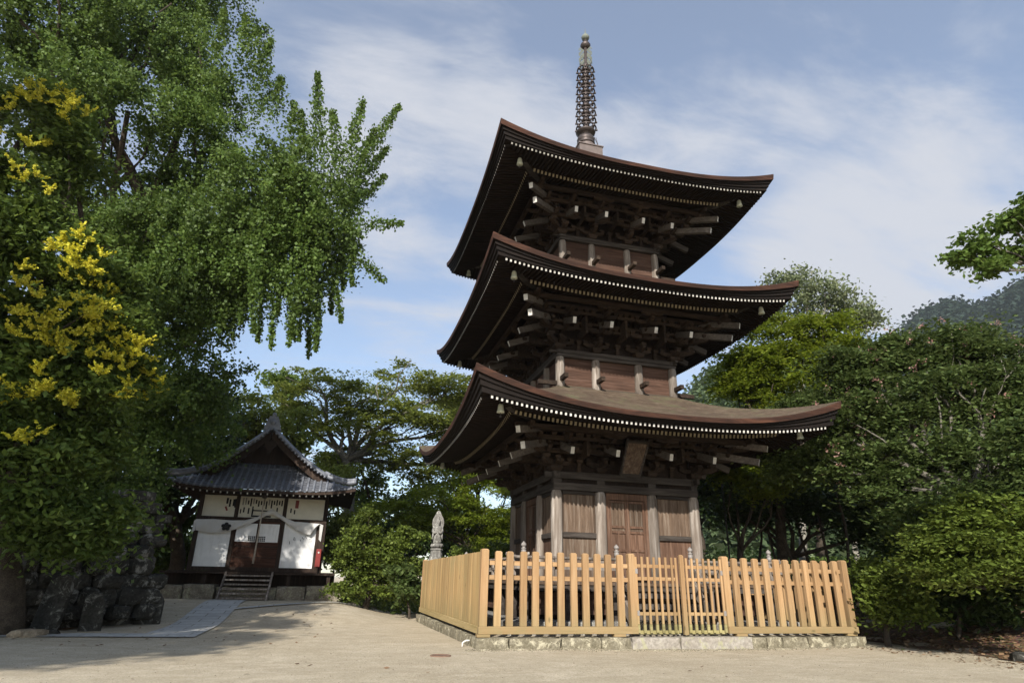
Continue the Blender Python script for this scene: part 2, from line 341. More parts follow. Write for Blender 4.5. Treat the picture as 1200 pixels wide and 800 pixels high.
br = N(t, 'ShaderNodeTexBrick'); br.inputs['Scale'].default_value = 1.0; br.inputs['Brick Width'].default_value = .75; br.inputs['Row Height'].default_value = .42; br.inputs['Mortar Size'].default_value = .012
br.inputs['Color1'].default_value = (.40,.40,.385,1); br.inputs['Color2'].default_value = (.50,.50,.48,1); br.inputs['Mortar'].default_value = (.16,.15,.12,1); t.links.new(v, br.inputs['Vector'])
col = mixc(t, ramp(t, noise(t, v, 9, 6, .7), [(.4, (.4,.4,.4)), (.62, (0,0,0))]).outputs[0], br.outputs[0], (.24,.235,.21))
principled(t, out, col, .9, bump(t, noise(t, v, 30, 4, .7), .3, .01), spec=.2)
xs = axis_steps(-24, 24, .5, 2600); ys = axis_steps(-18, 30, .5, 2600)
def edge_x(y): return 4.35+0.10*np.clip(y+4, -14, 30)*0+np.where(y < -4, (-4-y)*0.02, 0)
ground = grid_sheet('ground', xs, ys, G, m_ground)
# leaf littered soil right of and behind the pagoda enclosure
def soil_mask(x, y):
    wob = .18*np.sin(x*2.1)+.12*np.sin(x*5.3+1)+.1*np.sin(y*4.1)
    right = (x > np.where(y > -3.2, 4.5, 5.02)+.12*np.sin(y*3)+wob*.5) & (y > -16)
    back = (y > np.where(x < -2.5, 9.4, 6.6)+.25*np.sin(x*1.7)) & (x > -6.1) & (x <= 24)
    lft = (x < -12.2+.3*np.sin(y)) & (y > -1.3)
    return (right | back | lft) & (y < 60) & (x < 60) & (x > -40)
soil = grid_sheet('soil', np.arange(-40, 60.1, .2), np.arange(-30, 60.1, .2), lambda x, y: G(x, y)+.012+.02*np.sin(x*3.1)*np.sin(y*2.7)**2, m_soil, mask=soil_mask)
path = grid_sheet('path', np.linspace(-10.25, -9.2, 8), np.linspace(-1.4, 6.9, 50), lambda x, y: G(x, y)+.02, m_path)
path2 = grid_sheet('path', np.linspace(-30, -10.25, 60), np.linspace(-1.4, -.62, 4), lambda x, y: G(x, y)+.02, m_path)
kerb = grid_sheet('path', np.linspace(-9.2, -2.5, 40), np.linspace(3.95, 4.2, 3), lambda x, y: G(x, y+(x+9.2)*.68)+.03, m_path)
for v_ in kerb.data.vertices: v_.co.y += (v_.co.x+9.2)*.68
# small stones scattered on the gravel
n = 1500; R = RNG
P = np.stack([R.uniform(-11, 6, n), R.uniform(-12, -2.5, n)], 1)
def pebbles(name, P, s0, s1, mat):
    n = len(P); base = np.array([[1,0,0],[-.5,.87,0],[-.5,-.87,0],[0,0,.8]]); rot = R.uniform(0, 6.28, n); s = R.uniform(s0, s1, n)
    tri = [(0,1,3),(1,2,3),(2,0,3)]; out = []
    B = base[None]*s[:, None, None]; c, d = np.cos(rot)[:, None], np.sin(rot)[:, None]
    X = B[:, :, 0]*c-B[:, :, 1]*d+P[:, 0:1]; Y = B[:, :, 0]*d+B[:, :, 1]*c+P[:, 1:2]; Z = B[:, :, 2]+G(P[:, 0], P[:, 1])[:, None]
    V = np.stack([X, Y, Z], -1); V = np.concatenate([V[:, list(t_)] for t_ in tri], 1).reshape(-1, 3)
    return quad_mesh(name, V, mat, per=3)
tag(pebbles('gravel', P, .004, .013, m_stone), 'loose small pebbles scattered over the pale sandy forecourt', 'gravel', kind='stuff')
P = np.stack([R.uniform(-4.4, 4.6, 3000), -4.2-np.abs(R.normal(size=3000))*.16], 1); tag(pebbles('gravel', P, .006, .02, m_stone), 'coarser grey pebbles gathered along the foot of the fence plinth', 'gravel', kind='stuff')

# ------------------------------------------------------------------ pagoda
pag = empty('pagoda', (0,0,0), label='three storied dark wooden pagoda with upswept shingle roofs and a tall bronze spire', cat='pagoda')
def part4(name, mb, mats, parent, rots=(0,1,2,3), bevel=0, label=None):
    first = None; res = []
    for k in rots:
        if first is None: o = mb.build(name, mats, parent, bevel); first = o
        else: o = first.copy(); COL.objects.link(o); o.parent = parent
        o.rotation_euler = (0, 0, k*math.pi/2)
        res.append(o)
    return res
EXPO = 2.6
class Roof:
    def __init__(s, w, zm, zc, bin_, zin): s.w, s.zm, s.zc, s.b, s.zin = w, zm, zc, bin_, zin
    def top(s, r, q):      # r: half width of this ring, q: -1..1 along the side
        t = (s.w-r)/(s.w-s.b); a_ = getattr(s, 'conc', .55); return s.zm+(s.zin-s.zm)*(a_*t+(1-a_)*t*t)+(s.zc-s.zm)*abs(q)**EXPO*(1-t)**1.6
    def tip(s, q): return s.zm-.232+.33*(s.zc-s.zm)/.7*abs(q)**EXPO
    def under(s, r, q):    # underside of the rafters' boards
        if r > s.w-.215: return s.tip(q)+.05
        lift = (s.tip(q)-s.tip(0))
        rr = s.w-.215-r; rb = s.w-.215-s.bb
        return s.tip(0)+.05+.19*rr*(1 if rr < .7 else 1)+(.10*(rr-.85) if rr > .85 else 0)+lift*(1-rr/rb)**1.2
rafter_count = [0]
def build_roof(R_, body_b, idx):
    w = R_.w; R_.bb = body_b
    roof = None; NS = 48
    qs = [(-1+2*i/NS) for i in range(NS+1)]
    # covering (all four slopes in one skin)
    mb = MB(); rs = [R_.b+(w-R_.b)*(j/14) for j in range(15)]
    for k in range(4):
        c, s_ = math.cos(k*math.pi/2), math.sin(k*math.pi/2); vs = []
        for r in rs:
            for q in qs:
                x, y, z = q*r, -r, R_.top(r, q); vs.append((x*c-y*s_, x*s_+y*c, z))
        n = NS+1
        mb.sm = True
        mb.add(vs, [(j*n+i, j*n+i+1, (j+1)*n+i+1, (j+1)*n+i) for j in range(14) for i in range(NS)]); mb.sm = False
    roof = mb.build('roof', m_shingle, pag, fix=False)
    roof['label'] = ('lowest roof, widest, with brown shingles showing above the eave', 'middle roof', 'topmost roof under the spire')[idx]
    # eave edge, under layer
    def strip(prof, name, mat):
        m_ = MB(); n = NS+1; vs = []
        for (r, zf) in prof:
            for q in qs: vs.append((q*r, -r, zf(q)))
        m_.add(vs, [(j*n+i, j*n+i+1, (j+1)*n+i+1, (j+1)*n+i) for j in range(len(prof)-1) for i in range(NS)])
        return part4(name, m_, mat, roof)
    th = lambda q: .105+.06*abs(q)**3
    strip([(w, lambda q: R_.top(w, q)-.001), (w+.004, lambda q: R_.top(w, q)-.028), (w-.012, lambda q: R_.top(w, q)-th(q))], 'eave_edge', m_edge)
    z1 = lambda q: R_.top(w, q)-th(q)-.004
    tp = lambda q: R_.tip(q)+.052
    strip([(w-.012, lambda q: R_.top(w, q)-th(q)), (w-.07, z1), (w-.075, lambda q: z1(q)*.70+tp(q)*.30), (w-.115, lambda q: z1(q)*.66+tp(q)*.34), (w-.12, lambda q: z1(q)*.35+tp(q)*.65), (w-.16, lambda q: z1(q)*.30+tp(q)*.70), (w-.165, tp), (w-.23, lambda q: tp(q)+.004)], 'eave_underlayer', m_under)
    # soffit boards above the rafters
    prof = []
    for j in range(9):
        r = (w-.22)+(body_b+.02-(w-.22))*j/8
        prof.append((r, (lambda r_: (lambda q: R_.under(r_, q)+.004))(r)))
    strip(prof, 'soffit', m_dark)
    # rafters
    sp = .1055; tipr = w-.20; tip2 = w-1.02; nr = int((tipr-.12)/sp)
    single = idx == 0
    many = MB()
    for i in range(-nr, nr+1):
        x = i*sp; ax = abs(x)
        q = x/tipr; y1 = max(w-1.12, ax+.03)
        if y1 < tipr-.05:
            za = R_.under(tipr, q)-.041; zb = R_.under(y1, x/y1)-.041
            tgt = MB() if single else many
            tgt.beam((x, -y1, zb), (x, -tipr, za), .050, .075, .044, .058, endmat=1)
            if single: tgt.build('rafter', [m_dark, m_white], roof)
        q2 = x/tip2; y0 = max(body_b+.05, ax+.03)
        if y0 < tip2-.05 and ax < tip2-.1:
            za = R_.under(tip2, q2)-.135; zb = R_.under(y0, x/y0)-.046-.04
            tgt = MB() if (single and abs(i) <= 12) else many
            tgt.beam((x, -y0, zb), (x, -tip2, za), .055, .085, endmat=2)
            if tgt is not many: tgt.build('rafter', [m_dark, m_white, m_cream], roof)
    if not single:
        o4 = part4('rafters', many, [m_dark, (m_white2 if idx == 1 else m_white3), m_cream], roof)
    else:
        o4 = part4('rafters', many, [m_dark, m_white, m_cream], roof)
        # other three sides of the lowest roof
        side = MB()
        for i in range(-nr, nr+1):
            x = i*sp; ax = abs(x); y1 = max(w-1.12, ax+.03)
            if y1 < tipr-.05: side.beam((x, -y1, R_.under(y1, x/y1)-.041), (x, -tipr, R_.under(tipr, x/tipr)-.041), .050, .075, .044, .058, endmat=1)
            y0 = max(body_b+.05, ax+.03)
            if abs(i) <= 12: side.beam((x, -y0, R_.under(y0, x/y0)-.086), (x, -tip2, R_.under(tip2, x/tip2)-.135), .055, .085, endmat=2)
        o4 += part4('rafters', side, [m_dark, m_white, m_cream], roof, rots=(1,2,3))
    for o in o4: o['kind'] = 'stuff'
    # batten on the base rafter tips
    m_ = MB(); n = 24
    for i in range(n):
        qa, qb = -1+2*i/n, -1+2*(i+1)/n
        m_.beam((qa*(tip2-.03), -(tip2-.03), R_.under(tip2, qa)-.055), (qb*(tip2-.03), -(tip2-.03), R_.under(tip2, qb)-.055), .07, .05)
    part4('eave_batten', m_, m_dark, roof)
    # hip rafters at the corners, with a pale capped tip
    for k in range(4):
        m_ = MB(); d = [body_b, body_b+.8, w-1.1, w-.62]
        zz = [R_.under(body_b, 1)-.05, R_.under(body_b+.8, 1)-.10, R_.under(w-1.1, 1)-.07, R_.tip(1)+.12+.10*(R_.zc-R_.zm)]
        for j in range(3): m_.beam((-d[j], -d[j], zz[j]), (-d[j+1], -d[j+1], zz[j+1]), .15, .20 if j < 2 else .17, endmat=1 if j == 2 else None)
        m_.cur = 2; m_.beam((-d[3]+.16, -d[3]+.16, zz[3]+.085), (-d[3]-.05, -d[3]-.05, zz[3]+.105), .22, .03)
        o = m_.build('hip_rafter', [m_beam, m_white, m_verd], roof); o.rotation_euler = (0, 0, k*math.pi/2)
    R_.hip = (w-.62, R_.tip(1)+.12+.10*(R_.zc-R_.zm)-.1)
    return roof
R1 = Roof(4.40, 4.42, 5.13, 1.62, 5.74); R2 = Roof(4.07, 7.85, 8.42, 1.45, 9.35); R3 = Roof(3.94, 11.22, 11.77, .40, 14.05); R3.conc = .38
roofs = [build_roof(R1, 1.84, 0), build_roof(R2, 1.68, 1), build_roof(R3, 1.50, 2)]

def arm(mb, p, q, w=.085, h=.11):
    "boat shaped bracket arm: full height in the middle, undercut ends"
    p = Vector(p); q = Vector(q); L = (q-p).length; d = (q-p)/L; c = min(.10, L*.3)
    a = p+d*c; b = q-d*c; r = d.cross(Vector((0,0,1)))*w/2; u = Vector((0,0,h/2))
    vs = []
    for s_ in (-1, 1):
        vs += [p+r*s_+u, p+r*s_, a+r*s_-u*.75, a+d*.04+r*s_-u, b-d*.04+r*s_-u, b+r*s_-u*.75, q+r*s_, q+r*s_+u]
    mb.add(vs, [tuple(range(8)), tuple(range(15, 7, -1))]+[(i, i+8, (i+1) % 8+8, (i+1) % 8) for i in range(8)])
def block(mb, c, s=.13, h=.085):
    mb.lathe((c[0], c[1], c[2]), [(s*.50, 0), (s*.70, h*.42), (s*.71, h)], 4)
def rotblock(mb, c, s=.13, h=.085):
    x, y, z = c; a, b = s*.36, s*.5
    vs = [(x-a,y-a,z),(x+a,y-a,z),(x+a,y+a,z),(x-a,y+a,z)]+[(x-b,y-b,z+h*.45),(x+b,y-b,z+h*.45),(x+b,y+b,z+h*.45),(x-b,y+b,z+h*.45)]+[(x-b,y-b,z+h),(x+b,y-b,z+h),(x+b,y+b,z+h),(x-b,y+b,z+h)]
    fs = [(3,2,1,0)]+[(i, (i+1) % 4, (i+1) % 4+4, i+4) for i in range(4)]+[(i+4, (i+1) % 4+4, (i+1) % 4+8, i+8) for i in range(4)]+[(8,9,10,11)]
    mb.add(vs, fs)
def storey(idx, B, cols, zbase, zlint, ztopl, nose_z, colr, wallmats, R_):
    zb = ztopl; purl = R_.under(B+1.0, 0)-.19
    rise = (purl-zb-.13)/3
    for ci, cx in enumerate(cols[1:3]):
        m_ = MB(); rotblock(m_, (cx, -B+.02, zb), .26, .13)
        for j in range(3):
            z = zb+.13+rise*j+.055; out = .31*(j+1)
            arm(m_, (cx, -B+.1, z), (cx, -B-out-.06, z), .085, .112)
            arm(m_, (cx-.36, -B-.31*j, z+.002), (cx+.36, -B-.31*j, z+.002), .08, .105)
            for dx in (-.31, 0, .31): rotblock(m_, (cx+dx, -B-.31*j, z+.056))
            rotblock(m_, (cx, -B-out, z+.058))
        arm(m_, (cx-.30, -B-.93, purl-.125), (cx+.30, -B-.93, purl-.125), .08, .09)
        for k, o in enumerate(part4('bracket', m_, m_brack, pag)): pass
        m_ = MB(); m_.beam((cx, -B+.1, nose_z+.42), (cx, -B-1.06, nose_z), .088, .155, endmat=1)
        part4('tail_beam', m_, [m_nose, m_white], pag)
    # struts between the columns
    for (ca, cb_) in ((cols[0], cols[1]), (cols[1], cols[2]), (cols[2], cols[3])):
        cx = (ca+cb_)/2; m_ = MB()
        m_.prism([(cx-.05, zb), (cx+.05, zb), (cx+.035, zb+.2), (cx-.035, zb+.2)], -B-.03, -B+.03)
        rotblock(m_, (cx, -B, zb+.2), .15, .09)
        for j in (1, 2):
            z = zb+.13+rise*j+.055
            m_.box(cx-.24, cx+.24, -B-.31*j-.03, -B-.31*j+.03, z-.02, z+.052)
            for dx in (-.17, 0.0, .17): rotblock(m_, (cx+dx, -B-.31*j, z+.05), .11, .08)
        m_.box(cx-.03, cx+.03, -B-.62, -B, zb+.29, zb+.13+rise+.03); m_.box(cx-.028, cx+.028, -B-.62, -B-.30, zb+.13+rise, zb+.13+2*rise+.04)
        part4('strut', m_, m_brack, pag)
    # corner clusters: arms both ways and on the diagonal, two pale diagonal tail beams
    m_ = MB(); c = -B+.02; rotblock(m_, (c, c, zb), .30, .132)
    for j in range(3):
        z = zb+.13+rise*j+.055; out = .31*(j+1)
        arm(m_, (cols[0], -B+.1, z+.001), (cols[0], -B-out-.06, z+.001), .085, .113)
        arm(m_, (-B+.1, cols[0], z-.001), (-B-out-.06, cols[0], z-.001), .085, .109)
        arm(m_, (-B+.1, -B+.1, z+.003), (-B-out-.1, -B-out-.1, z+.003), .10, .118)
        arm(m_, (-B-.31*j-.3, -B-.31*j, z-.003), (cols[0]+.36, -B-.31*j, z-.003), .08, .104)
        arm(m_, (-B-.31*j, -B-.31*j-.3, z+.004), (-B-.31*j, cols[0]+.36, z+.004), .08, .101)
        for dx in (-.3, 0, .3):
            rotblock(m_, (cols[0]+dx, -B-.31*j-.001, z+.056)); rotblock(m_, (-B-.31*j-.001, cols[0]+dx+.001, z+.0565))
        rotblock(m_, (-B-out, -B-out, z+.062), .16, .09)
    part4('bracket', m_, m_brack, pag)
    m_ = MB(); m_.beam((cols[0], -B+.1, nose_z+.42), (cols[0], -B-1.06, nose_z), .088, .155, endmat=1); part4('tail_beam', m_, [m_nose, m_white], pag)
    m_ = MB(); m_.beam((-B+.1, cols[0], nose_z+.42), (-B-1.06, cols[0], nose_z), .088, .155, endmat=1); part4('tail_beam', m_, [m_nose, m_white], pag)
    for (dd, dz, hh) in ((1.12, .02, .16), (1.28, .33, .15)):
        m_ = MB(); m_.beam((-B+.1, -B+.1, nose_z+dz+.42), (-B-dd, -B-dd, nose_z+dz), .11, hh, endmat=1); part4('tail_beam', m_, [m_nose, m_white], pag)
    # long tie beams of each bracket step and the eave purlin
    m_ = MB()
    for j in (1, 2):
        z = zb+.13+rise*j+.055; e = B+.31*j
        m_.box(-e-.25, e+.25, -e-.035, -e+.035, z+.14, z+.215)
    m_.box(-B-1.25, B+1.25, -B-.93-.05, -B-.93+.05, purl-.08, purl+.03)
    part4('purlin', m_, m_brack, pag)
    # wall between brackets
    m_ = MB(); m_.box(-B+.05, B-.05, -B+.10, -B+.14, zb, R_.under(B+.05, 0)+.1); part4('bracket_wall', m_, m_dark, pag)
    # small ceiling lattice between the steps
    m_ = MB()
    for i in range(int((B+.6)*2/.12)):
        x = -B-.6+i*.12; m_.beam((x, -B-.33, zb+.13+rise+.26), (x, -B-.62, zb+.13+rise*2+.24), .035, .03)
    m_.box(-B-.6, B+.6, -B-.64, -B+.1, zb+.13+rise*2+.275, zb+.13+rise*2+.29)
    part4('bracket_ceiling', m_, m_dark, pag)
# storey 1
storey(0, 1.88, (-1.81, -.70, .66, 1.80), 1.05, 3.06, 3.50, 3.80, .14, None, R1)
storey(1, 1.68, (-1.62, -.62, .61, 1.62), 5.7, 6.5, 6.69, 7.10, .12, None, R2)
storey(2, 1.52, (-1.44, -.56, .55, 1.44), 9.3, 10.1, 10.26, 10.45, .11, None, R3)
# columns
def column(x, y, z0, z1, r, mat=m_post):
    m_ = MB(); m_.lathe((x, y, 0), [(r*1.0, z0), (r*1.02, z0+.3*(z1-z0)), (r, z1-.12), (r*.88, z1-.03), (r*.8, z1)], 14); return m_.build('column', mat, pag)
for cs, B, z0, z1, r in (((-1.81, -.70, .66, 1.80), 1.81, .95, 3.06, .135), ((-1.62, -.62, .61, 1.62), 1.62, 5.55, 6.52, .115), ((-1.44, -.56, .55, 1.44), 1.46, 9.1, 10.11, .105)):
    b0 = abs(cs[0])
    for k in range(4):
        for i in range(3):
            x, y = cs[i], -b0; c, s_ = math.cos(k*math.pi/2), math.sin(k*math.pi/2)
            column(x*c-y*s_, x*s_+y*c, z0, z1, r)
# lintels: lower and upper tie beams with crossing ends and square blocks
def lintels(B, cs, za, zb, zc, zd, label=None):
    m_ = MB(); m_.box(-B-.08, B+.08, -B-.10, -B+.06, za, zb); part4('tie_beam', m_, m_beam, pag, bevel=.008)
    m_ = MB(); e = B+.03; m_.box(-e-.09, e+.09, -e-.06, -e+.10, zc, zd); m_.box(-e-.26, -e-.09, -e-.02, -e+.06, zc+.02, zd-.02); part4('plate_beam', m_, m_beam, pag, bevel=.008)
    if zc-zb > .02:
        for x in cs[:3]: 
            m_ = MB(); m_.cb((x, -B+.0, (zb+zc)/2), (.2, .16, zc-zb)); part4('spacer_block', m_, m_beam, pag)
        m_ = MB(); m_.box(-B+.02, B-.02, -B+.01, -B+.05, zb, zc); part4('frieze_board', m_, m_dark, pag)
lintels(1.82, (-1.81, -.70, .66), 3.06, 3.23, 3.33, 3.50)
lintels(1.62, (-1.62, -.62, .61), 6.49, 6.575, 6.59, 6.69)
lintels(1.46, (-1.44, -.56, .55), 10.10, 10.17, 10.18, 10.26)
# storey 1 walls
def board_wall(x0, x1, y, z0, z1, n, mat, name='wall_panel', rots=(0,1,2,3), horiz=False, parent=pag):
    m_ = MB()
    if not horiz:
        for i in range(n):
            a = x0+(x1-x0)*i/n; b = x0+(x1-x0)*(i+1)/n; m_.box(a+.003, b-.003, y+random.uniform(-.004, .004), y+.04, z0, z1)
    else:
        for i in range(n):
            a = z0+(z1-z0)*i/n; b = z0+(z1-z0)*(i+1)/n; m_.box(x0, x1, y+random.uniform(-.004, .004), y+.04, a+.003, b-.003)
    return part4(name, m_, mat, parent, rots)
Y1 = -1.80
for (x0, x1) in ((-1.67, -.84), (.80, 1.66)):
    board_wall(x0, x1, Y1, 2.12, 3.06, 3, m_board); board_wall(x0, x1, Y1, 1.0, 2.0, 3, m_door if x0 > 0 else m_board)
    m_ = MB(); m_.box(x0, x1, Y1-.06, Y1-.007, 2.0, 2.11); part4('wall_rail', m_, m_beam, pag); m_ = MB(); m_.box(x0, x1, Y1-.05, Y1-.006, 2.98, 3.055); part4('wall_rail', m_, m_beam, pag)
    m_ = MB(); m_.box(x0, x0+.035, Y1-.03, Y1-.008, 2.11, 2.98); m_.box(x1-.035, x1, Y1-.03, Y1-.008, 2.11, 2.98); part4('panel_bead', m_, m_board, pag)
# double doors in the middle bay of each side
def doors():
    m_ = MB(); m_.box(-.56, -.49, Y1-.05, Y1+.03, 1.05, 3.05); m_.box(.45, .52, Y1-.05, Y1+.03, 1.05, 3.05); m_.box(-.49, .45, Y1-.05, Y1+.03, 2.9, 3.05)
    part4('door_frame', m_, m_door, pag)
    for (a, b) in ((-.485, -.025), (-.015, .445)):
        m_ = MB(); s = .055
        m_.box(a, a+s, Y1-.035, Y1+.01, 1.1, 2.89); m_.box(b-s, b, Y1-.035, Y1+.01, 1.1, 2.89)
        for z in (1.1, 1.72, 2.13, 2.25, 2.83): m_.box(a+s, b-s, Y1-.03, Y1+.01, z, z+.055)
        m_.box((a+b)/2-.02, (a+b)/2+.02, Y1-.025, Y1+.01, 1.155, 1.72); m_.box((a+b)/2-.02, (a+b)/2+.02, Y1-.025, Y1+.01, 1.775, 2.13)
        ds = part4('door', m_, m_door, pag)
        m_ = MB(); m_.box(a+s, b-s, Y1-.004, Y1+.008, 1.15, 2.13)
        m2 = MB(); m2.box(a+s, b-s, Y1-.002, Y1+.008, 2.14, 2.84)
        k = 6
        for i in range(k): x = a+s+(b-a-2*s)*(i+.5)/k; m2.box(x-.012, x+.012, Y1-.016, Y1-.003, 2.305, 2.829)
        pa = m_.build('door_panel', m_door, ds[0]); pb = m2.build('door_panel', m_board, ds[0])
        for d in ds[1:]:
            for p_ in (pa, pb): q = p_.copy(); COL.objects.link(q); q.parent = d
    m_ = MB(); m_.box(-.56, .52, Y1+.02, Y1+.05, 1.0, 3.06); part4('door_backing', m_, m_dark, pag)
doors()
# storeys 2 and 3 walls: reddish horizontal boards
for (cs, B, z0, z1, r) in (((-1.62, -.62, .61, 1.62), 1.60, 5.62, 6.49, .115), ((-1.44, -.56, .55, 1.44), 1.44, 9.2, 10.1, .105)):
    for i in range(3):
        board_wall(cs[i]+r*.8, cs[i+1]-r*.8, -B, z0, z1, 5, m_board_red, horiz=True)
    m_ = MB(); m_.box(cs[0]-.1, cs[3]+.1, -B-.11, -B-.02, z0-.08, z0+.075); part4('wall_sill', m_, m_beam, pag)
    z = z0+.26
    for x in cs:
        m_ = MB(); m_.beam((x+.01, -B-.05, z), (x+.01, -B-.48, z), .10, .105); part4('base_beam', m_, m_board_red if False else m_brack, pag, rots=(0,2))
        m_ = MB(); m_.beam((x+.01, -B-.05, z-.11), (x+.01, -B-.62, z-.11), .10, .105); part4('base_beam', m_, m_brack, pag, rots=(1,3))
# plaque under the lowest eave, leaning forward
m_ = MB(); A = Vector((-.42, -2.90, 4.10)); Bq = Vector((.08, -2.90, 4.10)); C = Vector((.06, -2.42, 3.44)); D = Vector((-.40, -2.42, 3.44))
nrm = (Bq-A).cross(D-A).normalized()
if nrm.y > 0: nrm = -nrm
def slab(mb, P4, n_, t0, t1): 
    mb.add([p+n_*t1 for p in P4]+[p+n_*t0 for p in P4], [(0,1,2,3), (7,6,5,4)]+[(i, i+4, (i+1) % 4+4, (i+1) % 4) for i in range(4)])
slab(m_, [A, Bq, C, D], nrm, -.03, .012)
pq = m_.build('plaque', m_board, pag); pq['label'] = 'weathered brown name board hung sloping under the lowest eave'
m_ = MB(); cc_ = (A+Bq+C+D)/4
P4 = [A, Bq, C, D]; P5 = [cc_+(p-cc_)*1.13 for p in P4]
for i in range(4):
    j = (i+1) % 4; slab(m_, [P5[i], P5[j], P4[j]*.97+cc_*.03, P4[i]*.97+cc_*.03], nrm, -.032, .04)
m_.build('plaque_frame', m_beam, pq)

# veranda, railing, steps and stone platform
E1 = 2.95
m_ = MB()
for k in range(4):
    pass
m_.box(-E1-.06, E1+.06, -E1-.06, -1.95, .98, 1.04); vd = part4('veranda_deck', m_, m_board, pag, rots=(0,))
m_ = MB(); m_.box(-E1-.06, E1+.06, 1.95, E1+.06, .98, 1.04); m_.box(-E1-.06, -1.95, -1.948, 1.948, .98, 1.04); m_.box(1.95, E1+.06, -1.948, 1.948, .98, 1.04); m_.build('veranda_deck', m_board, pag)
m_ = MB(); m_.box(-E1, E1, -E1-.03, -E1+.07, .86, .977); part4('veranda_beam', m_, m_beam, pag)
for x in (-2.9, -1.95, -.95, .95, 1.95):
    m_ = MB(); m_.box(x-.07, x+.07, -E1+.0, -E1+.14, .28, .86); part4('veranda_post', m_, m_beam, pag)
m_ = MB()
for i in range(19): 
    x = -2.85+i*.315; m_.box(x, x+.27, -E1+.22, -E1+.26, .45, .83)
m_.box(-2.8, 2.8, -E1+.20, -E1+.28, .74, .80); m_.box(-2.8, 2.8, -E1+.20, -E1+.28, .40, .46)
part4('skirting_boards', m_, m_board_red, pag)
m_ = MB(); m_.box(-2.6, 2.6, -2.6, 2.6, .302, .97); m_.build('foundation_core', m_dark, pag)
m_ = MB(); m_.box(-3.38, 3.38, -3.38, 3.38, -.05, .30); pl = m_.build('platform', m_stoneg, pag, bevel=.015)
def giboshi(x, y, z0=1.04, z1=1.55):
    m_ = MB(); m_.lathe((x, y, 0), [(.048, z0), (.048, z1)], 12)
    m_.cur = 1; m_.lathe((x, y, z1), [(.053, 0), (.053, .085), (.045, .09), (.045, .105), (.056, .11), (.056, .125), (.03, .135), (.028, .15), (.05, .165), (.058, .19), (.05, .215), (.025, .24), (.008, .26)], 14)
    return m_.build('railing_post', [m_post, m_nose_g], pag)
m_nose_g = plain('weathered_finial', (.22,.20,.185), .6, .1, .3, 20)
rail_pts = [(-2.95, -2.98), (-.86, -2.98), (.92, -2.98), (2.95, -2.98), (2.95, 2.98), (-2.95, 2.98)]
for p in rail_pts: giboshi(*p)
def rail_run(a, b, ext0=0, ext1=0):
    a = Vector((*a, 0)); b = Vector((*b, 0)); d = (b-a).normalized()
    m_ = MB()
    m_.tube([a-d*ext0+Vector((0,0,1.50+.06*(ext0 > 0))), a-d*ext0*.4+Vector((0,0,1.50)), a+Vector((0,0,1.50)), b+Vector((0,0,1.50)), b+d*ext1*.4+Vector((0,0,1.50)), b+d*ext1+Vector((0,0,1.50+.06*(ext1 > 0)))], .032, 8)
    m_.beam(a-d*ext0*.8+Vector((0,0,1.30)), b+d*ext1*.8+Vector((0,0,1.30)), .05, .055)
    m_.beam(a-d*ext0*.8+Vector((0,0,1.10)), b+d*ext1*.8+Vector((0,0,1.10)), .06, .075)
    L = (b-a).length; k = max(1, int(L/.62))
    for i in range(1, k):
        p = a+d*(L*i/k); m_.box(p.x-.025, p.x+.025, p.y-.025, p.y+.025, 1.05, 1.475)
    m_.build('railing', m_post, pag)
rail_run(rail_pts[0], rail_pts[1], .38, 0); rail_run(rail_pts[2], rail_pts[3], 0, .38); rail_run((-2.95, -2.95), (-2.95, 2.95), .38, .38); rail_run((2.95, -2.95), (2.95, 2.95), .38, .38); rail_run((-2.95, 2.95), (2.95, 2.95), .38, .38)
for i, (z, y) in enumerate(((.84, -3.10), (.64, -3.34), (.44, -3.58))):
    m_ = MB(); m_.box(-.78, .80, y-.13, y+.14, z-.10, z); m_.build('step', m_nose, pag)
for x in (-.90, .93):
    m_ = MB(); m_.beam((x, -2.98, 1.0), (x, -3.72, .30), .07, .20); m_.beam((x, -2.98, 1.42), (x, -3.66, .86), .055, .06); m_.box(x-.035, x+.035, -3.70, -3.63, .1, .95); m_.build('stair_stringer', m_post, pag)

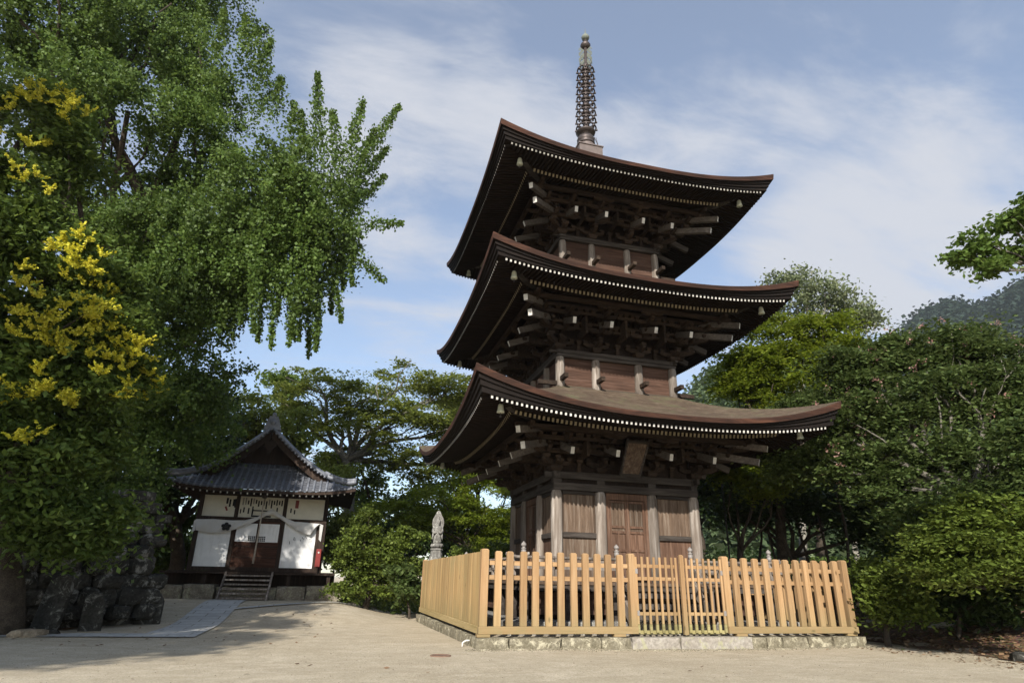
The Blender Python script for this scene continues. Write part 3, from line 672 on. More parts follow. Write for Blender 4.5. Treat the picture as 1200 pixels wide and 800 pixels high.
# spire
sp_ = MB(); sp_.tube([(0,0,14.3), (0.06,0,18), (.10,0,19.75)], [.10, .075, .055], 12); spire = sp_.build('spire', m_copper, pag); spire['label'] = 'tall bronze spire of nine rings'
m_ = MB(); m_.box(-.41, .41, -.41, .41, 13.9, 14.57); m_.box(-.44, .44, -.44, .44, 14.57, 14.61); m_.lathe((0, 0, 14.61), [(.30, 0), (.30, .2), (.26, .26)], 16); m_.build('base_box', m_copper2, spire)
m_ = MB(); m_.lathe((-.01, 0, 14.87), [(.30, 0), (.31, .06), (.24, .09), (.30, .14), (.305, .2), (.27, .30), (.18, .38), (.15, .40), (.24, .44), (.33, .50), (.34, .53), (.12, .55)], 20); m_.build('bowl', m_copper, spire)
for i in range(9):
    z = 15.57+i*.325; x0 = .06*(z-14.5)/3.5; rr = .335-.006*i
    m_ = MB()
    m_.tube([(x0+rr*math.cos(a*math.pi/12), rr*math.sin(a*math.pi/12), z) for a in range(25)], .026, 6, cap=False)
    m_.lathe((x0, 0, z-.06), [(.15, 0), (.17, .03), (.17, .09), (.13, .12)], 14)
    for a in range(8):
        c, s_ = math.cos(a*math.pi/4), math.sin(a*math.pi/4)
        m_.beam((x0+.1*c, .1*s_, z), (x0+rr*c, rr*s_, z), .03, .03)
    for a in range(8):
        c, s_ = math.cos((a+.5)*math.pi/4), math.sin((a+.5)*math.pi/4)
        m_.lathe((x0+(rr+.02)*c, (rr+.02)*s_, z-.10), [(.034, 0), (.028, .05), (.012, .075)], 8)
        m_.tube([(x0+(rr+.02)*c, (rr+.02)*s_, z-.03), (x0+(rr-.05)*c, (rr-.05)*s_, z+.10), (x0+(rr-.04)*c, (rr-.04)*s_, z+.19)], .011, 5)
    m_.build('ring', m_copper, spire)
for k in range(4):
    a = k*math.pi/2+.35; c, s_ = math.cos(a), math.sin(a); m_ = MB()
    # pierced flame shaped plate
    for i in range(5):
        for j in range(9):
            if (i+j) % 3 == 1 and 0 < j < 8: continue
            r0, r1 = .07+i*.052, .07+(i+1)*.052-.004; z0, z1 = 18.32+j*.088, 18.32+(j+1)*.088-.004
            if i > 3 and (j < 1 or j > 7): continue
            m_.add([(.08+r0*c, r0*s_, z0), (.08+r1*c, r1*s_, z0), (.08+r1*c, r1*s_, z1), (.08+r0*c, r0*s_, z1)]+[(.08+r0*c-.006*s_, r0*s_+.006*c, z0), (.08+r1*c-.006*s_, r1*s_+.006*c, z0), (.08+r1*c-.006*s_, r1*s_+.006*c, z1), (.08+r0*c-.006*s_, r0*s_+.006*c, z1)], [(0,1,2,3), (7,6,5,4), (0,4,5,1), (1,5,6,2), (2,6,7,3), (3,7,4,0)])
    m_.build('flame_plate', m_verd, spire)
m_ = MB(); m_.lathe((.09, 0, 19.22), [(.06, 0), (.15, .06), (.19, .14), (.15, .23), (.06, .28)], 16); m_.build('jewel', m_copper, spire)
m_ = MB(); m_.lathe((.10, 0, 19.64), [(.05, 0), (.13, .05), (.15, .13), (.11, .21), (.03, .28), (.008, .50), (.004, .58)], 16); m_.build('jewel', m_verd, spire)
m_ = MB(); m_.tube([(.38, -.2, 14.60), (.33, -.17, 14.9), (.26, -.1, 15.2)], .012, 5); m_.tube([(.42, -.2, 14.5), (.3, -.15, 15.15)], .009, 5); m_.build('stay_rod', m_iron, spire)

# wind bells hanging at the roof corners
def bell(x, y, z, label):
    r = empty('wind_bell', (x, y, z), random.uniform(0, 3), label=label, cat='bell', group='bells hung from the roof corners')
    m_ = MB(); m_.lathe((0,0,-.30), [(.082, 0), (.078, .03), (.064, .08), (.058, .15), (.045, .185), (.02, .20)], 14); m_.build('bell_body', m_bell, r)
    m_ = MB(); m_.tube([(0,0,-.10), (0,0,.02)], .009, 6); m_.build('hook', m_iron, r)
    m_ = MB(); m_.tube([(0,0,-.29), (0,0,-.36)], .006, 5); m_.cb((0,0,-.38), (.05,.008,.04)); m_.build('clapper', m_iron, r)
for R_, nm in ((R1, 'lowest'), (R2, 'middle'), (R3, 'top')):
    h, z = R_.hip; h -= .08
    for (sx, sy, cn) in ((-1,-1,'near left'), (1,-1,'right'), (-1,1,'far left')):
        bell(sx*h, sy*h, z, 'small bronze bell hanging under the %s corner of the %s roof' % (cn, nm))

# ------------------------------------------------------------------ fence on its stone plinth
fence = empty('wooden_fence', (0,-4,0), label='new pale timber picket fence with a solid board side round the pagoda', cat='fence')
def FB(mb, name, mat, bevel=.004):
    for i, v_ in enumerate(mb.v): mb.v[i] = (v_[0], v_[1]+4, v_[2])
    return mb.build(name, mat, fence, bevel)
def picket(x, y, w, d, z0, z1, along='x', name='picket', mat=None):
    m_ = MB(); a, b = (w/2, d/2) if along == 'x' else (d/2, w/2); ch = .022; z1 += random.uniform(-.006, .006); x += random.uniform(-.006, .006)
    lean = random.uniform(-.006, .006)
    vs = [(x-a, y-b, z0), (x+a, y-b, z0), (x+a, y+b, z0), (x-a, y+b, z0), (x-a+lean, y-b, z1-ch), (x+a+lean, y-b, z1-ch), (x+a+lean, y+b, z1-ch), (x-a+lean, y+b, z1-ch),
          (x-a+ch+lean, y-b+ch, z1), (x+a-ch+lean, y-b+ch, z1), (x+a-ch+lean, y+b-ch, z1), (x-a+ch+lean, y+b-ch, z1)]
    m_.add(vs, [(3,2,1,0)]+[(i, (i+1) % 4, (i+1) % 4+4, i+4) for i in range(4)]+[(i+4, (i+1) % 4+4, (i+1) % 4+8, i+8) for i in range(4)]+[(8,9,10,11)])
    return FB(m_, name, mat or m_fence, 0)
FY = -4.0
for x in (-3.75,-3.52,-3.26,-3.02,-2.76,-2.52,-2.25,-2.02,-1.76,-1.53,-1.28): picket(x, FY-.02, .125, .07, .262, 1.56)
for x in (1.30,1.54,1.79,2.05,2.30,2.55,2.80,3.03,3.27,3.52,3.79): picket(x, FY-.02, .125, .07, .262, 1.56)
for x, w_ in ((-4.02, .14), (-1.03, .13), (1.08, .14), (4.03, .14)): picket(x, FY+.005, w_, .13, .262 if abs(x) > 3 else .262, 1.585, name='post')
for (a, b) in ((-3.95, -1.096), (1.151, 3.96)):
    for z0, z1 in ((1.05, 1.13), (1.305, 1.385)):
        m_ = MB(); m_.box(a, b, FY+.017, FY+.06, z0, z1); FB(m_, 'rail', m_fenceh)
m_ = MB(); m_.box(-4.10, -.965, FY-.075, FY+.075, .135, .26); FB(m_, 'bottom_rail', m_fenceh, .006)
m_ = MB(); m_.box(1.01, 4.12, FY-.075, FY+.075, .135, .26); FB(m_, 'bottom_rail', m_fenceh, .006)
for x in (-4.0, -1.35, 1.3, 3.95):
    m_ = MB(); m_.box(x-.12, x+.12, FY-.07, FY+.07, .085, .133); FB(m_, 'foot_block', m_fenceh)
# solid left side: upright boards
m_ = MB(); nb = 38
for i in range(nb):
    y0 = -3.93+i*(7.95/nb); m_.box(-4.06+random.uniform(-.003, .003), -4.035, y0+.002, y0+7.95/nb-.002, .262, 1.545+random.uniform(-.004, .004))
o = FB(m_, 'board_panel', wood('yellow_sunlit_side_board', (.30,.188,.080), (.41,.275,.125), (.49,.352,.19), 2, 5, .06, .15, perobj=0, knots=True), .002); o['label'] = 'solid side of upright boards facing the path'  # boards' own yellow, lightened further to stand in for sun on this side
m_ = MB(); m_.box(-4.10, -3.97, -3.92, 4.05, .135, .26); FB(m_, 'bottom_rail', wood('mossy_rail', (.25,.19,.08), (.36,.27,.13), (.44,.34,.18), 1, 5, .06, .15))
for z in (.6, 1.1, 1.36):
    m_ = MB(); m_.box(-4.033, -3.98, -3.92, 4.0, z, z+.08); FB(m_, 'rail', m_fenceh)
for yy in (-1.4, 1.3, 4.03): picket(-3.98 if yy < 4 else -4.0, yy, .10 if yy < 4 else .14, .08 if yy < 4 else .14, .262, 1.50 if yy < 4 else 1.585, along='y', name='post')
# right and back sides: pickets seen through the front
for i in range(31): picket(4.02, -3.72+i*.255, .125, .07, .262, 1.55, along='y')
for i in range(31): picket(-3.75+i*.25, 4.02, .125, .07, .262, 1.55)
for z0, z1 in ((1.05, 1.13), (1.305, 1.385), (.135, .26)):
    m_ = MB(); m_.box(3.955, 3.98, -3.9, 3.98, z0, z1); FB(m_, 'rail', m_fenceh); m_ = MB(); m_.box(-3.92, 3.95, 3.955, 3.98, z0, z1); FB(m_, 'rail', m_fenceh)
# double gate of thin bars
for (xs_, hx) in (((-.935,-.80,-.67,-.535,-.405,-.275,-.14,-.05), -.965), ((.185,.315,.445,.58,.71,.845,.97), 1.01)):
    m_ = MB(); lo, hi = min(xs_)-.02, max(xs_)+.02
    for z0, z1 in ((1.325, 1.39), (1.09, 1.155), (.455, .515)): m_.box(lo, hi if lo < 0 else hi, FY+.005, FY+.04, z0, z1)
    leaf = FB(m_, 'gate_leaf', m_fenceh)
    for x in xs_:
        m_ = MB(); m_.box(x-.022, x+.022, FY-.03, FY+.003, .30, 1.53+random.uniform(-.004, .004)); 
        for i, v_ in enumerate(m_.v): m_.v[i] = (v_[0], v_[1]+4, v_[2])
        m_.build('bar', m_fence, leaf, .003)
        m_ = MB(); m_.box(x-.026, x+.026, -.031, .003, .15, .298); m_.build('bar_foot', m_moss, leaf)
    m_ = MB(); m_.box(lo, hi, .006, .04, .125, .19); m_.build('sill_rail', m_moss, leaf)
    for z in (.50, 1.26):
        m_ = MB(); m_.box(hx-.06, hx+.06, -.037, -.0315, z-.045, z+.045); m_.build('hinge', m_iron_l if False else m_nose_g, leaf)
picket(.06, FY-.035, .085, .06, .115, 1.585, name='meeting_stile')
# stone plinth under the fence
plinth = empty('stone_plinth', (0,0,-.15), label='low kerb of pale patchy stone blocks under the picket fence', cat='plinth')
def stone_block(x0, x1, y0, y1, z0, z1, mat, nm='stone_block', rough=.02, parent=plinth, seed=0):
    nx = max(2, int((x1-x0)/.13)); ny = max(2, int((y1-y0)/.13)); nz = max(2, int((z1-z0)/.09)); rr = random.Random(seed or int(x0*100+y0*37))
    ph = [rr.uniform(0, 6) for _ in range(6)]
    def P_(a, b, c):
        x = x0+(x1-x0)*a; y = y0+(y1-y0)*b; z = z0+(z1-z0)*c
        e = sum(1 for t_ in (a, b, c) if t_ in (0, 1))
        k = rough*(.35 if e < 2 else .9)
        n_ = math.sin(x*9+ph[0]+z*7)*math.sin(y*8+ph[1])+.7*math.sin(z*23+x*17+ph[2]+y*13)
        cx, cy, cz = (x0+x1)/2, (y0+y1)/2, (z0+z1)/2
        sx = -1 if a == 0 else (1 if a == 1 else 0); sy = -1 if b == 0 else (1 if b == 1 else 0); sz = -1 if c == 0 else (1 if c == 1 else 0)
        ins = (-rough*.6 if e >= 2 else 0)+k*n_*.6
        return (x+sx*ins, y+sy*ins, z+(sz*ins*.6 if c == 1 else 0))
    m_ = MB(); m_.sm = False
    def face(f, na, nb_):
        vs = [f(i/na, j/nb_) for i in range(na+1) for j in range(nb_+1)]
        m_.add(vs, [(i*(nb_+1)+j, (i+1)*(nb_+1)+j, (i+1)*(nb_+1)+j+1, i*(nb_+1)+j+1) for i in range(na) for j in range(nb_)])
    face(lambda a, c: P_(a, 0, c), nx, nz); face(lambda a, c: P_(a, 1, c), nx, nz); face(lambda b, c: P_(0, b, c), ny, nz); face(lambda b, c: P_(1, b, c), ny, nz); face(lambda a, b: P_(a, b, 1), nx, ny)
    o = m_.build(nm, mat, parent)
    if parent: 
        for v_ in o.data.vertices: v_.co -= parent.location
    return o
cuts = [-4.17, -3.55, -2.55, -1.78, -1.16, -.14, 1.44, 1.78, 2.15, 2.75, 3.35, 4.17]
for i in range(len(cuts)-1):
    sm = cuts[i] > -.2 and cuts[i] < 0
    stone_block(cuts[i]+.004, cuts[i+1]-.004, -4.17-(.015 if sm else random.uniform(-.01, .02)), -3.80, -.22, .085 if sm else random.uniform(.075, .088), m_stone_s if sm or i == 4 else m_stone, rough=.006 if sm else .022)
for k in range(11):
    y0 = -3.796+k*.725
    stone_block(-4.17, -3.82, y0, y0+.718, -.22, random.uniform(.07, .088), m_stone, rough=.025)
    stone_block(3.82, 4.17, y0, y0+.718, -.22, .08, m_stone, rough=.02)
for k in range(8): stone_block(-3.81+k*.955, -3.81+k*.955+.95, 3.85, 4.17, -.22, .08, m_stone, rough=.02)
m_ = MB(); m_.box(-3.8, 3.8, -3.78, 3.83, -.1, .06)
o = m_.build('earth_fill', m_ground, plinth)
for v_ in o.data.vertices: v_.co -= plinth.location
m_pvc = plain('white_plastic', (.75,.75,.72), .4, var=.05)
o = MB().tube([(-4.10, -3.62, -.0), (-4.24, -3.66, .0), (-4.30, -3.70, -.03), (-4.33, -3.74, -.17)], .016, 8).build('drain_pipe', m_pvc); tag(o, 'thin white plastic pipe bending out of the fence plinth to the gravel', 'pipe')
g_ = at(517, 760, 11.0); o = MB().lathe((-4.92, -5.03, float(G(-4.92, -5.03))-.01), [(.17, 0), (.17, .022), (.15, .028), (.145, .022), (.02, .024)], 24).build('drain_cover', plain('rusty_iron', (.19,.12,.085), .8, .2, .3, 20)); tag(o, 'small round rusty drain cover set in the gravel before the plinth corner', 'drain cover')
#PART2
# ------------------------------------------------------------------ small hall on the left
HX, HG = -9.38, 0.30
m_tile = plain('grey_roof_tile', (.085,.09,.105), .55, .05, .35, 7, .45, .2)
m_tiler = plain('grey_round_tile', (.15,.16,.185), .5, .05, .35, 7, .5, .2)
m_hwood = wood('dark_hall_timber', (.018,.012,.009), (.035,.023,.017), (.06,.043,.032), 2, 7, .1)
m_hdoor = wood('red_brown_hall_door', (.03,.014,.009), (.06,.026,.016), (.09,.045,.03), 0, 7, .1)
m_plaster = plain('white_plaster', (.76,.76,.75), .8, 0, .10, 1.7, .2, .05)
def streaks(m_):
    t = m_.node_tree; p = [n for n in t.nodes if n.type == 'BSDF_PRINCIPLED'][0]; v = N(t, 'ShaderNodeTexCoord').outputs['Object']; src = p.inputs['Base Color'].links[0].from_socket
    col = mixc(t, ramp(t, noise(t, v, 7, 6, .7, 0, (1, 1, .16)), [(.50, (0,0,0)), (.72, (.40,.40,.40))]).outputs[0], src, (.42,.40,.36)); t.links.new(col, p.inputs['Base Color'])
streaks(m_plaster)
m_plaster2 = plain('cream_plaster', (.60,.57,.47), .8, 0, .08, 3, .2, .05)
m_cloth = plain('off_white_cloth', (.55,.54,.52), .9, 0, .08, 3, .1, .1)
m_ink = plain('black_ink', (.018,.018,.02), .8, 0, .2)
m_red = plain('red_enamel', (.18,.022,.018), .45, 0, .15)
hall = empty('temple_hall', (HX, 8.6, HG), label='small white walled temple hall with curved grey tiled gable roof and wooden steps', cat='hall')
HZ = HG
def HB(mb, name, mat, parent=None, bevel=0):
    "hall pieces are drawn in world coordinates and moved to the hall's own origin"
    for i, v_ in enumerate(mb.v): mb.v[i] = (v_[0]-HX, v_[1]-8.6, v_[2]-HZ)
    return mb.build(name, mat, parent or hall, bevel)
HW = 3.18; YF, YB = 7.28, 14.6; YG = 7.95; EZ = 3.98
def hz_side(ax):           # height of the side slopes by distance from the ridge
    t = min(ax/HW, 1.0); return 4.02+2.03*(1-t)**1.55+.10*t**6+.0*t
def hz_front(y):
    d = y-YF; return 3.80+.58*d+.14*d*d
def roof_z(x, y):
    ax = abs(x-HX); lift = .22*(ax/HW)**4
    zs = hz_side(ax)
    d = y-YF; 
    if d < YG-YF+.76: 
        zf = hz_front(y)+lift*(1-d/1.4)
        return min(zs, zf)
    return zs
m_ = MB(); nx, ny = 64, 40; ysr = [YF+(YG+.74-YF)*j/14 for j in range(15)]
vs = [(HX-HW+2*HW*i/nx, y, roof_z(HX-HW+2*HW*i/nx, y)) for y in ysr for i in range(nx+1)]
m_.sm = True; m_.add(vs, [(j*(nx+1)+i, j*(nx+1)+i+1, (j+1)*(nx+1)+i+1, (j+1)*(nx+1)+i) for j in range(14) for i in range(nx)])
ysr = [YG+.02, YB]; vs = [(HX-HW+2*HW*i/nx, y, hz_side(abs(-HW+2*HW*i/nx))+.005) for y in ysr for i in range(nx+1)]
m_.add(vs, [(i, i+1, nx+1+i+1, nx+1+i) for i in range(nx)]); m_.sm = False
hroof = HB(m_, 'roof', m_tile)
# round tile rows on the front skirt
m_ = MB()
for i in range(-14, 15):
    x = HX+i*.215; pts = []
    for j in range(10):
        y = YF-.01+(YG+.70-YF)*j/9
        if roof_z(x, y) >= hz_side(abs(x-HX))-.02: break
        pts.append((x, y, roof_z(x, y)+.02))
    if len(pts) > 1: m_.tube(pts, .045, 7)
# pan tile courses
m_.cur = 1
for i in range(-14, 14):
    for j in range(9):
        y = YF+.02+j*.145; x0 = HX+i*.215+.045; x1 = x0+.125; xm = (x0+x1)/2
        if roof_z(x1, y+.1) >= hz_side(abs(x1-HX))-.03 or roof_z(x0, y+.1) >= hz_side(abs(x0-HX))-.03: continue
        m_.add([(x0, y, roof_z(x0, y)+.035), (x1, y, roof_z(x1, y)+.035), (x1, y+.14, roof_z(x1, y+.14)+.012), (x0, y+.14, roof_z(x0, y+.14)+.012), (x0, y, roof_z(x0, y)+.004), (x1, y, roof_z(x1, y)+.004)], [(0,1,2,3), (4,5,1,0)])
HB(m_, 'tile_rows', [m_tiler, m_tile], hroof)
# verge tiles following the gable curve, ridge and ridge end ornament, hip ridges
for s_ in (-1, 1):
    m_ = MB()
    for k, (dz, rr, dy) in enumerate(((.09, .07, 0), (.05, .055, -.12), (.02, .05, .16))):
        m_.tube([(HX+s_*ax, YG-.08+dy, hz_side(ax)+dz) for ax in np.linspace(.04, 2.12, 14)], rr, 8)
    for k in range(16):
        ax = .16+k*.125; z = hz_side(ax)
        m_.tube([(HX+s_*ax, YG-.27, z-.03), (HX+s_*ax, YG+.2, z+.05)], .042, 8)
    HB(m_, 'verge_tiles', m_tiler, hroof)
    m_ = MB(); pts = []
    for k in range(10):
        t_ = k/9; ax = 2.05+(HW-.02-2.05)*t_; pts.append((HX+s_*ax, YG-.1+(YF+.0-YG+.1)*t_, hz_side(ax)+.07+.05*t_**3))
    m_.tube(pts, .085, 8); m_.tube([(p[0], p[1], p[2]+.09) for p in pts], .06, 8); HB(m_, 'hip_ridge', m_tiler, hroof)
    # bargeboard and eave sides
    m_ = MB()
    xs_ = np.linspace(.02, 2.25, 16)
    for a, b in zip(xs_[:-1], xs_[1:]):
        m_.add([(HX+s_*a, YG-.02, hz_side(a)-.04), (HX+s_*b, YG-.02, hz_side(b)-.04), (HX+s_*b, YG-.02, hz_side(b)-.33), (HX+s_*a, YG-.02, hz_side(a)-.33),
                (HX+s_*a, YG+.05, hz_side(a)-.04), (HX+s_*b, YG+.05, hz_side(b)-.04), (HX+s_*b, YG+.05, hz_side(b)-.33), (HX+s_*a, YG+.05, hz_side(a)-.33)], [(0,1,2,3), (7,6,5,4), (3,2,6,7), (0,4,5,1)])
    HB(m_, 'bargeboard', m_hwood, hroof)
m_ = MB(); m_.box(HX-.13, HX+.13, YG-.1, YB, 6.02, 6.28); m_.tube([(HX, YG-.14, 6.33), (HX, YB, 6.33)], .09, 8); HB(m_, 'ridge', m_tiler, hroof)
m_ = MB(); m_.prism([(HX-.30, 6.0), (HX+.30, 6.0), (HX+.25, 6.18), (HX+.19, 6.38), (HX+.14, 6.5), (HX-.14, 6.5), (HX-.19, 6.38), (HX-.25, 6.18)], YG-.24, YG-.1)
m_.lathe((HX, YG-.18, 6.5), [(.05, 0), (.07, .03), (.075, .1), (.04, .14)], 10); m_.tube([(HX, YG-.25, 6.28), (HX, YG-.29, 6.28)], .11, 14); HB(m_, 'ridge_end_ornament', m_tiler, hroof)
m_ = MB(); 
m_.add([(HX-1.7, YG+.75, 4.28), (HX+1.7, YG+.75, 4.28), (HX, YG+.75, 5.98)], [(0,1,2)]); HB(m_, 'gable_board', m_hwood, hroof)
m_ = MB(); m_.box(HX-1.05, HX+1.05, YG+.5, YG+.66, 4.50, 4.70); HB(m_, 'gable_beam', m_tiler, hroof)
m_ = MB(); m_.prism([(HX-.17, 5.62), (HX+.17, 5.62), (HX+.21, 5.45), (HX+.10, 5.33), (HX+.05, 5.15), (HX, 5.1), (HX-.05, 5.15), (HX-.10, 5.33), (HX-.21, 5.45)], YG-.06, YG-.025); HB(m_, 'gable_pendant', m_brack, hroof)
# eave board, soffit, rafters with white tips
m_ = MB(); n = 32
for i in range(n):
    xa, xb = HX-HW+2*HW*i/n, HX-HW+2*HW*(i+1)/n
    za, zb = roof_z(xa, YF), roof_z(xb, YF)
    m_.add([(xa, YF+.01, za-.005), (xb, YF+.01, zb-.005), (xb, YF+.02, zb-.10), (xa, YF+.02, za-.10), (xa, YF+1.5, za+.05), (xb, YF+1.5, zb+.05)], [(0,1,2,3), (3,2,5,4)])
for s_ in (-1, 1):
    xx = HX+s_*HW; m_.add([(xx, YF, 4.2), (xx, YB, 4.12), (xx, YB, 4.0), (xx, YF, 3.95), (HX+s_*1.9, YB, 4.2), (HX+s_*1.9, YF+1, 4.2)], [(0,1,2,3), (3,2,4,5)])
HB(m_, 'eave_soffit', m_hwood, hroof)
for i in range(-14, 15):
    x = HX+i*.215; z = roof_z(x, YF)-.13
    m_ = MB(); m_.beam((x, YF+1.4, z+.12), (x, YF+.10, z), .045, .06, endmat=1); HB(m_, 'rafter', [m_hwood, m_white], hroof)
# walls
YW = 8.6
for x in (-11.43, -7.17): m_ = MB(); m_.box(x-.07, x+.07, YW-.06, YW+.08, 1.18, 4.0); HB(m_, 'corner_post', m_hwood)
for x in (-10.225, -8.60):
    m_ = MB(); m_.box(x-.065, x+.065, YW-.05, YW+.08, 1.18, 4.0); HB(m_, 'post', m_hwood)
m_ = MB(); m_.box(-11.5, -7.1, YW-.07, YW+.06, 2.84, 2.97); m_.box(-11.5, -7.1, YW-.065, YW+.06, 1.18, 1.31); m_.box(-11.5, -7.1, YW-.08, YW+.06, 3.70, 3.85); HB(m_, 'cross_beam', m_hwood)
def panel(x0, x1, z0, z1, mat, name='wall_panel', y=YW): 
    m_ = MB(); m_.box(x0, x1, y, y+.05, z0, z1); return HB(m_, name, mat)
panel(-11.35, -10.29, 2.971, 3.699, m_plaster2); panel(-10.16, -8.665, 2.971, 3.699, m_plaster2); panel(-8.535, -7.24, 2.971, 3.699, m_plaster2)
panel(-11.35, -10.29, 1.311, 2.839, m_plaster); panel(-8.535, -7.42, 1.311, 2.839, m_plaster)
m_ = MB(); m_.box(-7.42, -7.24, YW-.03, YW+.04, 1.311, 2.839); HB(m_, 'post', m_hwood)
for (a, b) in ((-10.155, -9.42), (-9.40, -8.67)):
    m_ = MB(); m_.box(a, b, YW-.02, YW+.03, 1.311, 2.839); dd = HB(m_, 'door', m_hdoor)
    m_ = MB(); m_.box(a+.03, b-.03, YW-.028, YW-.022, 2.15, 2.77); o = HB(m_, 'paper_panel', m_plaster, dd)
    m_ = MB(); c_ = b-.16 if a < -9.5 else a+.16
    for i in range(4):
        for j in range(3): m_.box(c_-.12+i*.062, c_-.072+i*.062, YW-.034, YW-.030, 2.17+j*.062, 2.218+j*.062)
    HB(m_, 'lattice_window', m_ink, dd)
    for z in (1.62, 1.98):
        m_ = MB(); m_.box(a+.02, b-.02, YW-.03, YW-.021, z, z+.03); HB(m_, 'door_rail', m_hwood, dd)
# side walls, back
m_ = MB(); m_.box(-11.45, -11.40, YW+.08, 13.5, 1.2, 4.0); m_.box(-7.2, -7.15, YW+.08, 13.5, 1.2, 4.0); m_.box(-11.4, -7.2, 13.45, 13.5, 1.2, 4.0); HB(m_, 'side_wall', m_hwood)
m_ = MB(); m_.box(-11.4, -7.2, YW+.09, 13.4, 3.9, 3.95); HB(m_, 'hall_ceiling', m_hwood)
# paper slips pasted on the upper panels
rr = random.Random(5)
slips = [(-10.62, .07, .2), (-10.52, .06, .26), (-10.40, .07, .24), (-10.34, .05, .3)]
for i in range(16): slips.append((-10.08+i*.088, .05, rr.choice((.14, .2, .25, .28))))
for (x, w_, h_) in slips:
    z = 3.66-rr.uniform(0, .1); m_ = MB(); m_.box(x, x+w_, YW-.006, YW-.002, z-h_, z); HB(m_, 'paper_slip', m_ink if rr.random() < .75 else plain('faded_paper', (.25,.24,.22)))
for (x, z, w_, h_) in ((-10.02, 3.32, .05, .18), (-9.86, 3.3, .05, .2), (-9.72, 3.28, .05, .2), (-8.42, 3.35, .05, .16), (-8.29, 3.3, .05, .15), (-8.9, 3.35, .05, .2), (-10.12, 3.25, .04, .15)):
    m_ = MB(); m_.box(x, x+w_, YW-.006, YW-.002, z-h_, z); HB(m_, 'paper_slip', m_ink)
m_ = MB(); m_.box(-8.27, -8.15, YW-.007, YW-.003, 3.36, 3.64); HB(m_, 'red_paper', m_red)
m_ = MB(); m_.beam((-10.62, YW-.005, 3.32), (-10.55, YW-.005, 3.18), .006, .06, up=(1,0,0)); HB(m_, 'red_paper', m_red)
m_ = MB(); m_.box(-9.72, -9.05, YW-.05, YW-.006, 3.0, 3.05); m_.box(-9.72, -9.68, YW-.05, YW-.006, 3.0, 3.36); m_.box(-9.68, -9.1, YW-.04, YW-.006, 3.20, 3.24); HB(m_, 'hanging_frame', m_ink)
for i in range(12):
    x = -8.50+rr.uniform(0, .8); z = 2.5-rr.uniform(0, .35); m_ = MB(); m_.box(x, x+.018, YW-.006, YW-.002, z-.06, z); HB(m_, 'note', m_ink)
# veranda, legs, steps, footing
m_ = MB(); m_.box(-12.1, -6.6, 7.66, 8.55, 1.08, 1.15); m_.box(-12.1, -11.45, 8.551, 13.4, 1.08, 1.15); m_.box(-7.15, -6.6, 8.551, 13.4, 1.08, 1.15); HB(m_, 'veranda_deck', m_hwood)
for x in (-11.9, -10.75, -8.1, -6.8):
    m_ = MB(); m_.box(x-.06, x+.06, 7.75, 7.87, .70, 1.08); HB(m_, 'veranda_post', m_hwood)
m_ = MB(); m_.box(-12.1, -6.6, 8.56, 8.66, .3, 1.178); HB(m_, 'sun_leak_board', m_hwood)  # board added behind the deck to close a sun leak
def hall_block(x0, x1, y0, y1, z0, z1, nm):
    o = stone_block(x0, x1, y0, y1, z0, z1, m_stoneg2, nm, .03, None)
    for v_ in o.data.vertices: v_.co -= hall.location
    o.parent = hall
m_stoneg2 = rock('mossy_footing_stone', (.12,.10,.075), (.22,.195,.15), (.33,.30,.24), 4, .6, (.28,.27,.18))
for i, (a, b) in enumerate(((-12.25, -11.3), (-11.29, -10.35), (-8.42, -7.5), (-7.49, -6.3))): hall_block(a, b, 7.55, 8.5, .15, .72+.03*(i % 2), 'footing_stone')
hall_block(-10.34, -8.43, 7.75, 8.5, .15, .68, 'footing_stone')
m_ = MB()
for k in range(6):
    y = 7.62-k*.16; z = 1.06-k*.135; m_ = MB(); m_.box(-10.06, -8.68, y-.10, y+.07, z-.05, z); HB(m_, 'step', m_post)
for x in (-10.10, -8.64):
    m_ = MB(); m_.beam((x, 7.74, 1.12), (x, 6.66, .26), .06, .12); HB(m_, 'stair_stringer', m_post)
# bell rope
m_ = MB(); m_.tube([(-9.30, 7.95, 3.62), (-9.31, 7.96, 2.6), (-9.33, 7.95, 1.75), (-9.34, 7.95, 1.42)], [.022, .024, .03, .035], 8)
rope = m_.build('bell_rope', plain('grubby_rope', (.36,.31,.25), .9, 0, .4, 30)); tag(rope, 'thick twisted bell rope hanging before the door of the small hall', 'rope')
m_ = MB(); m_.lathe((-9.30, 7.95, 3.58), [(.02, 0), (.08, .02), (.10, .08), (.07, .16), (.02, .2)], 12); o = m_.build('suspension_bell', m_copper); tag(o, 'small round brass bell at the top of the hall rope', 'bell')
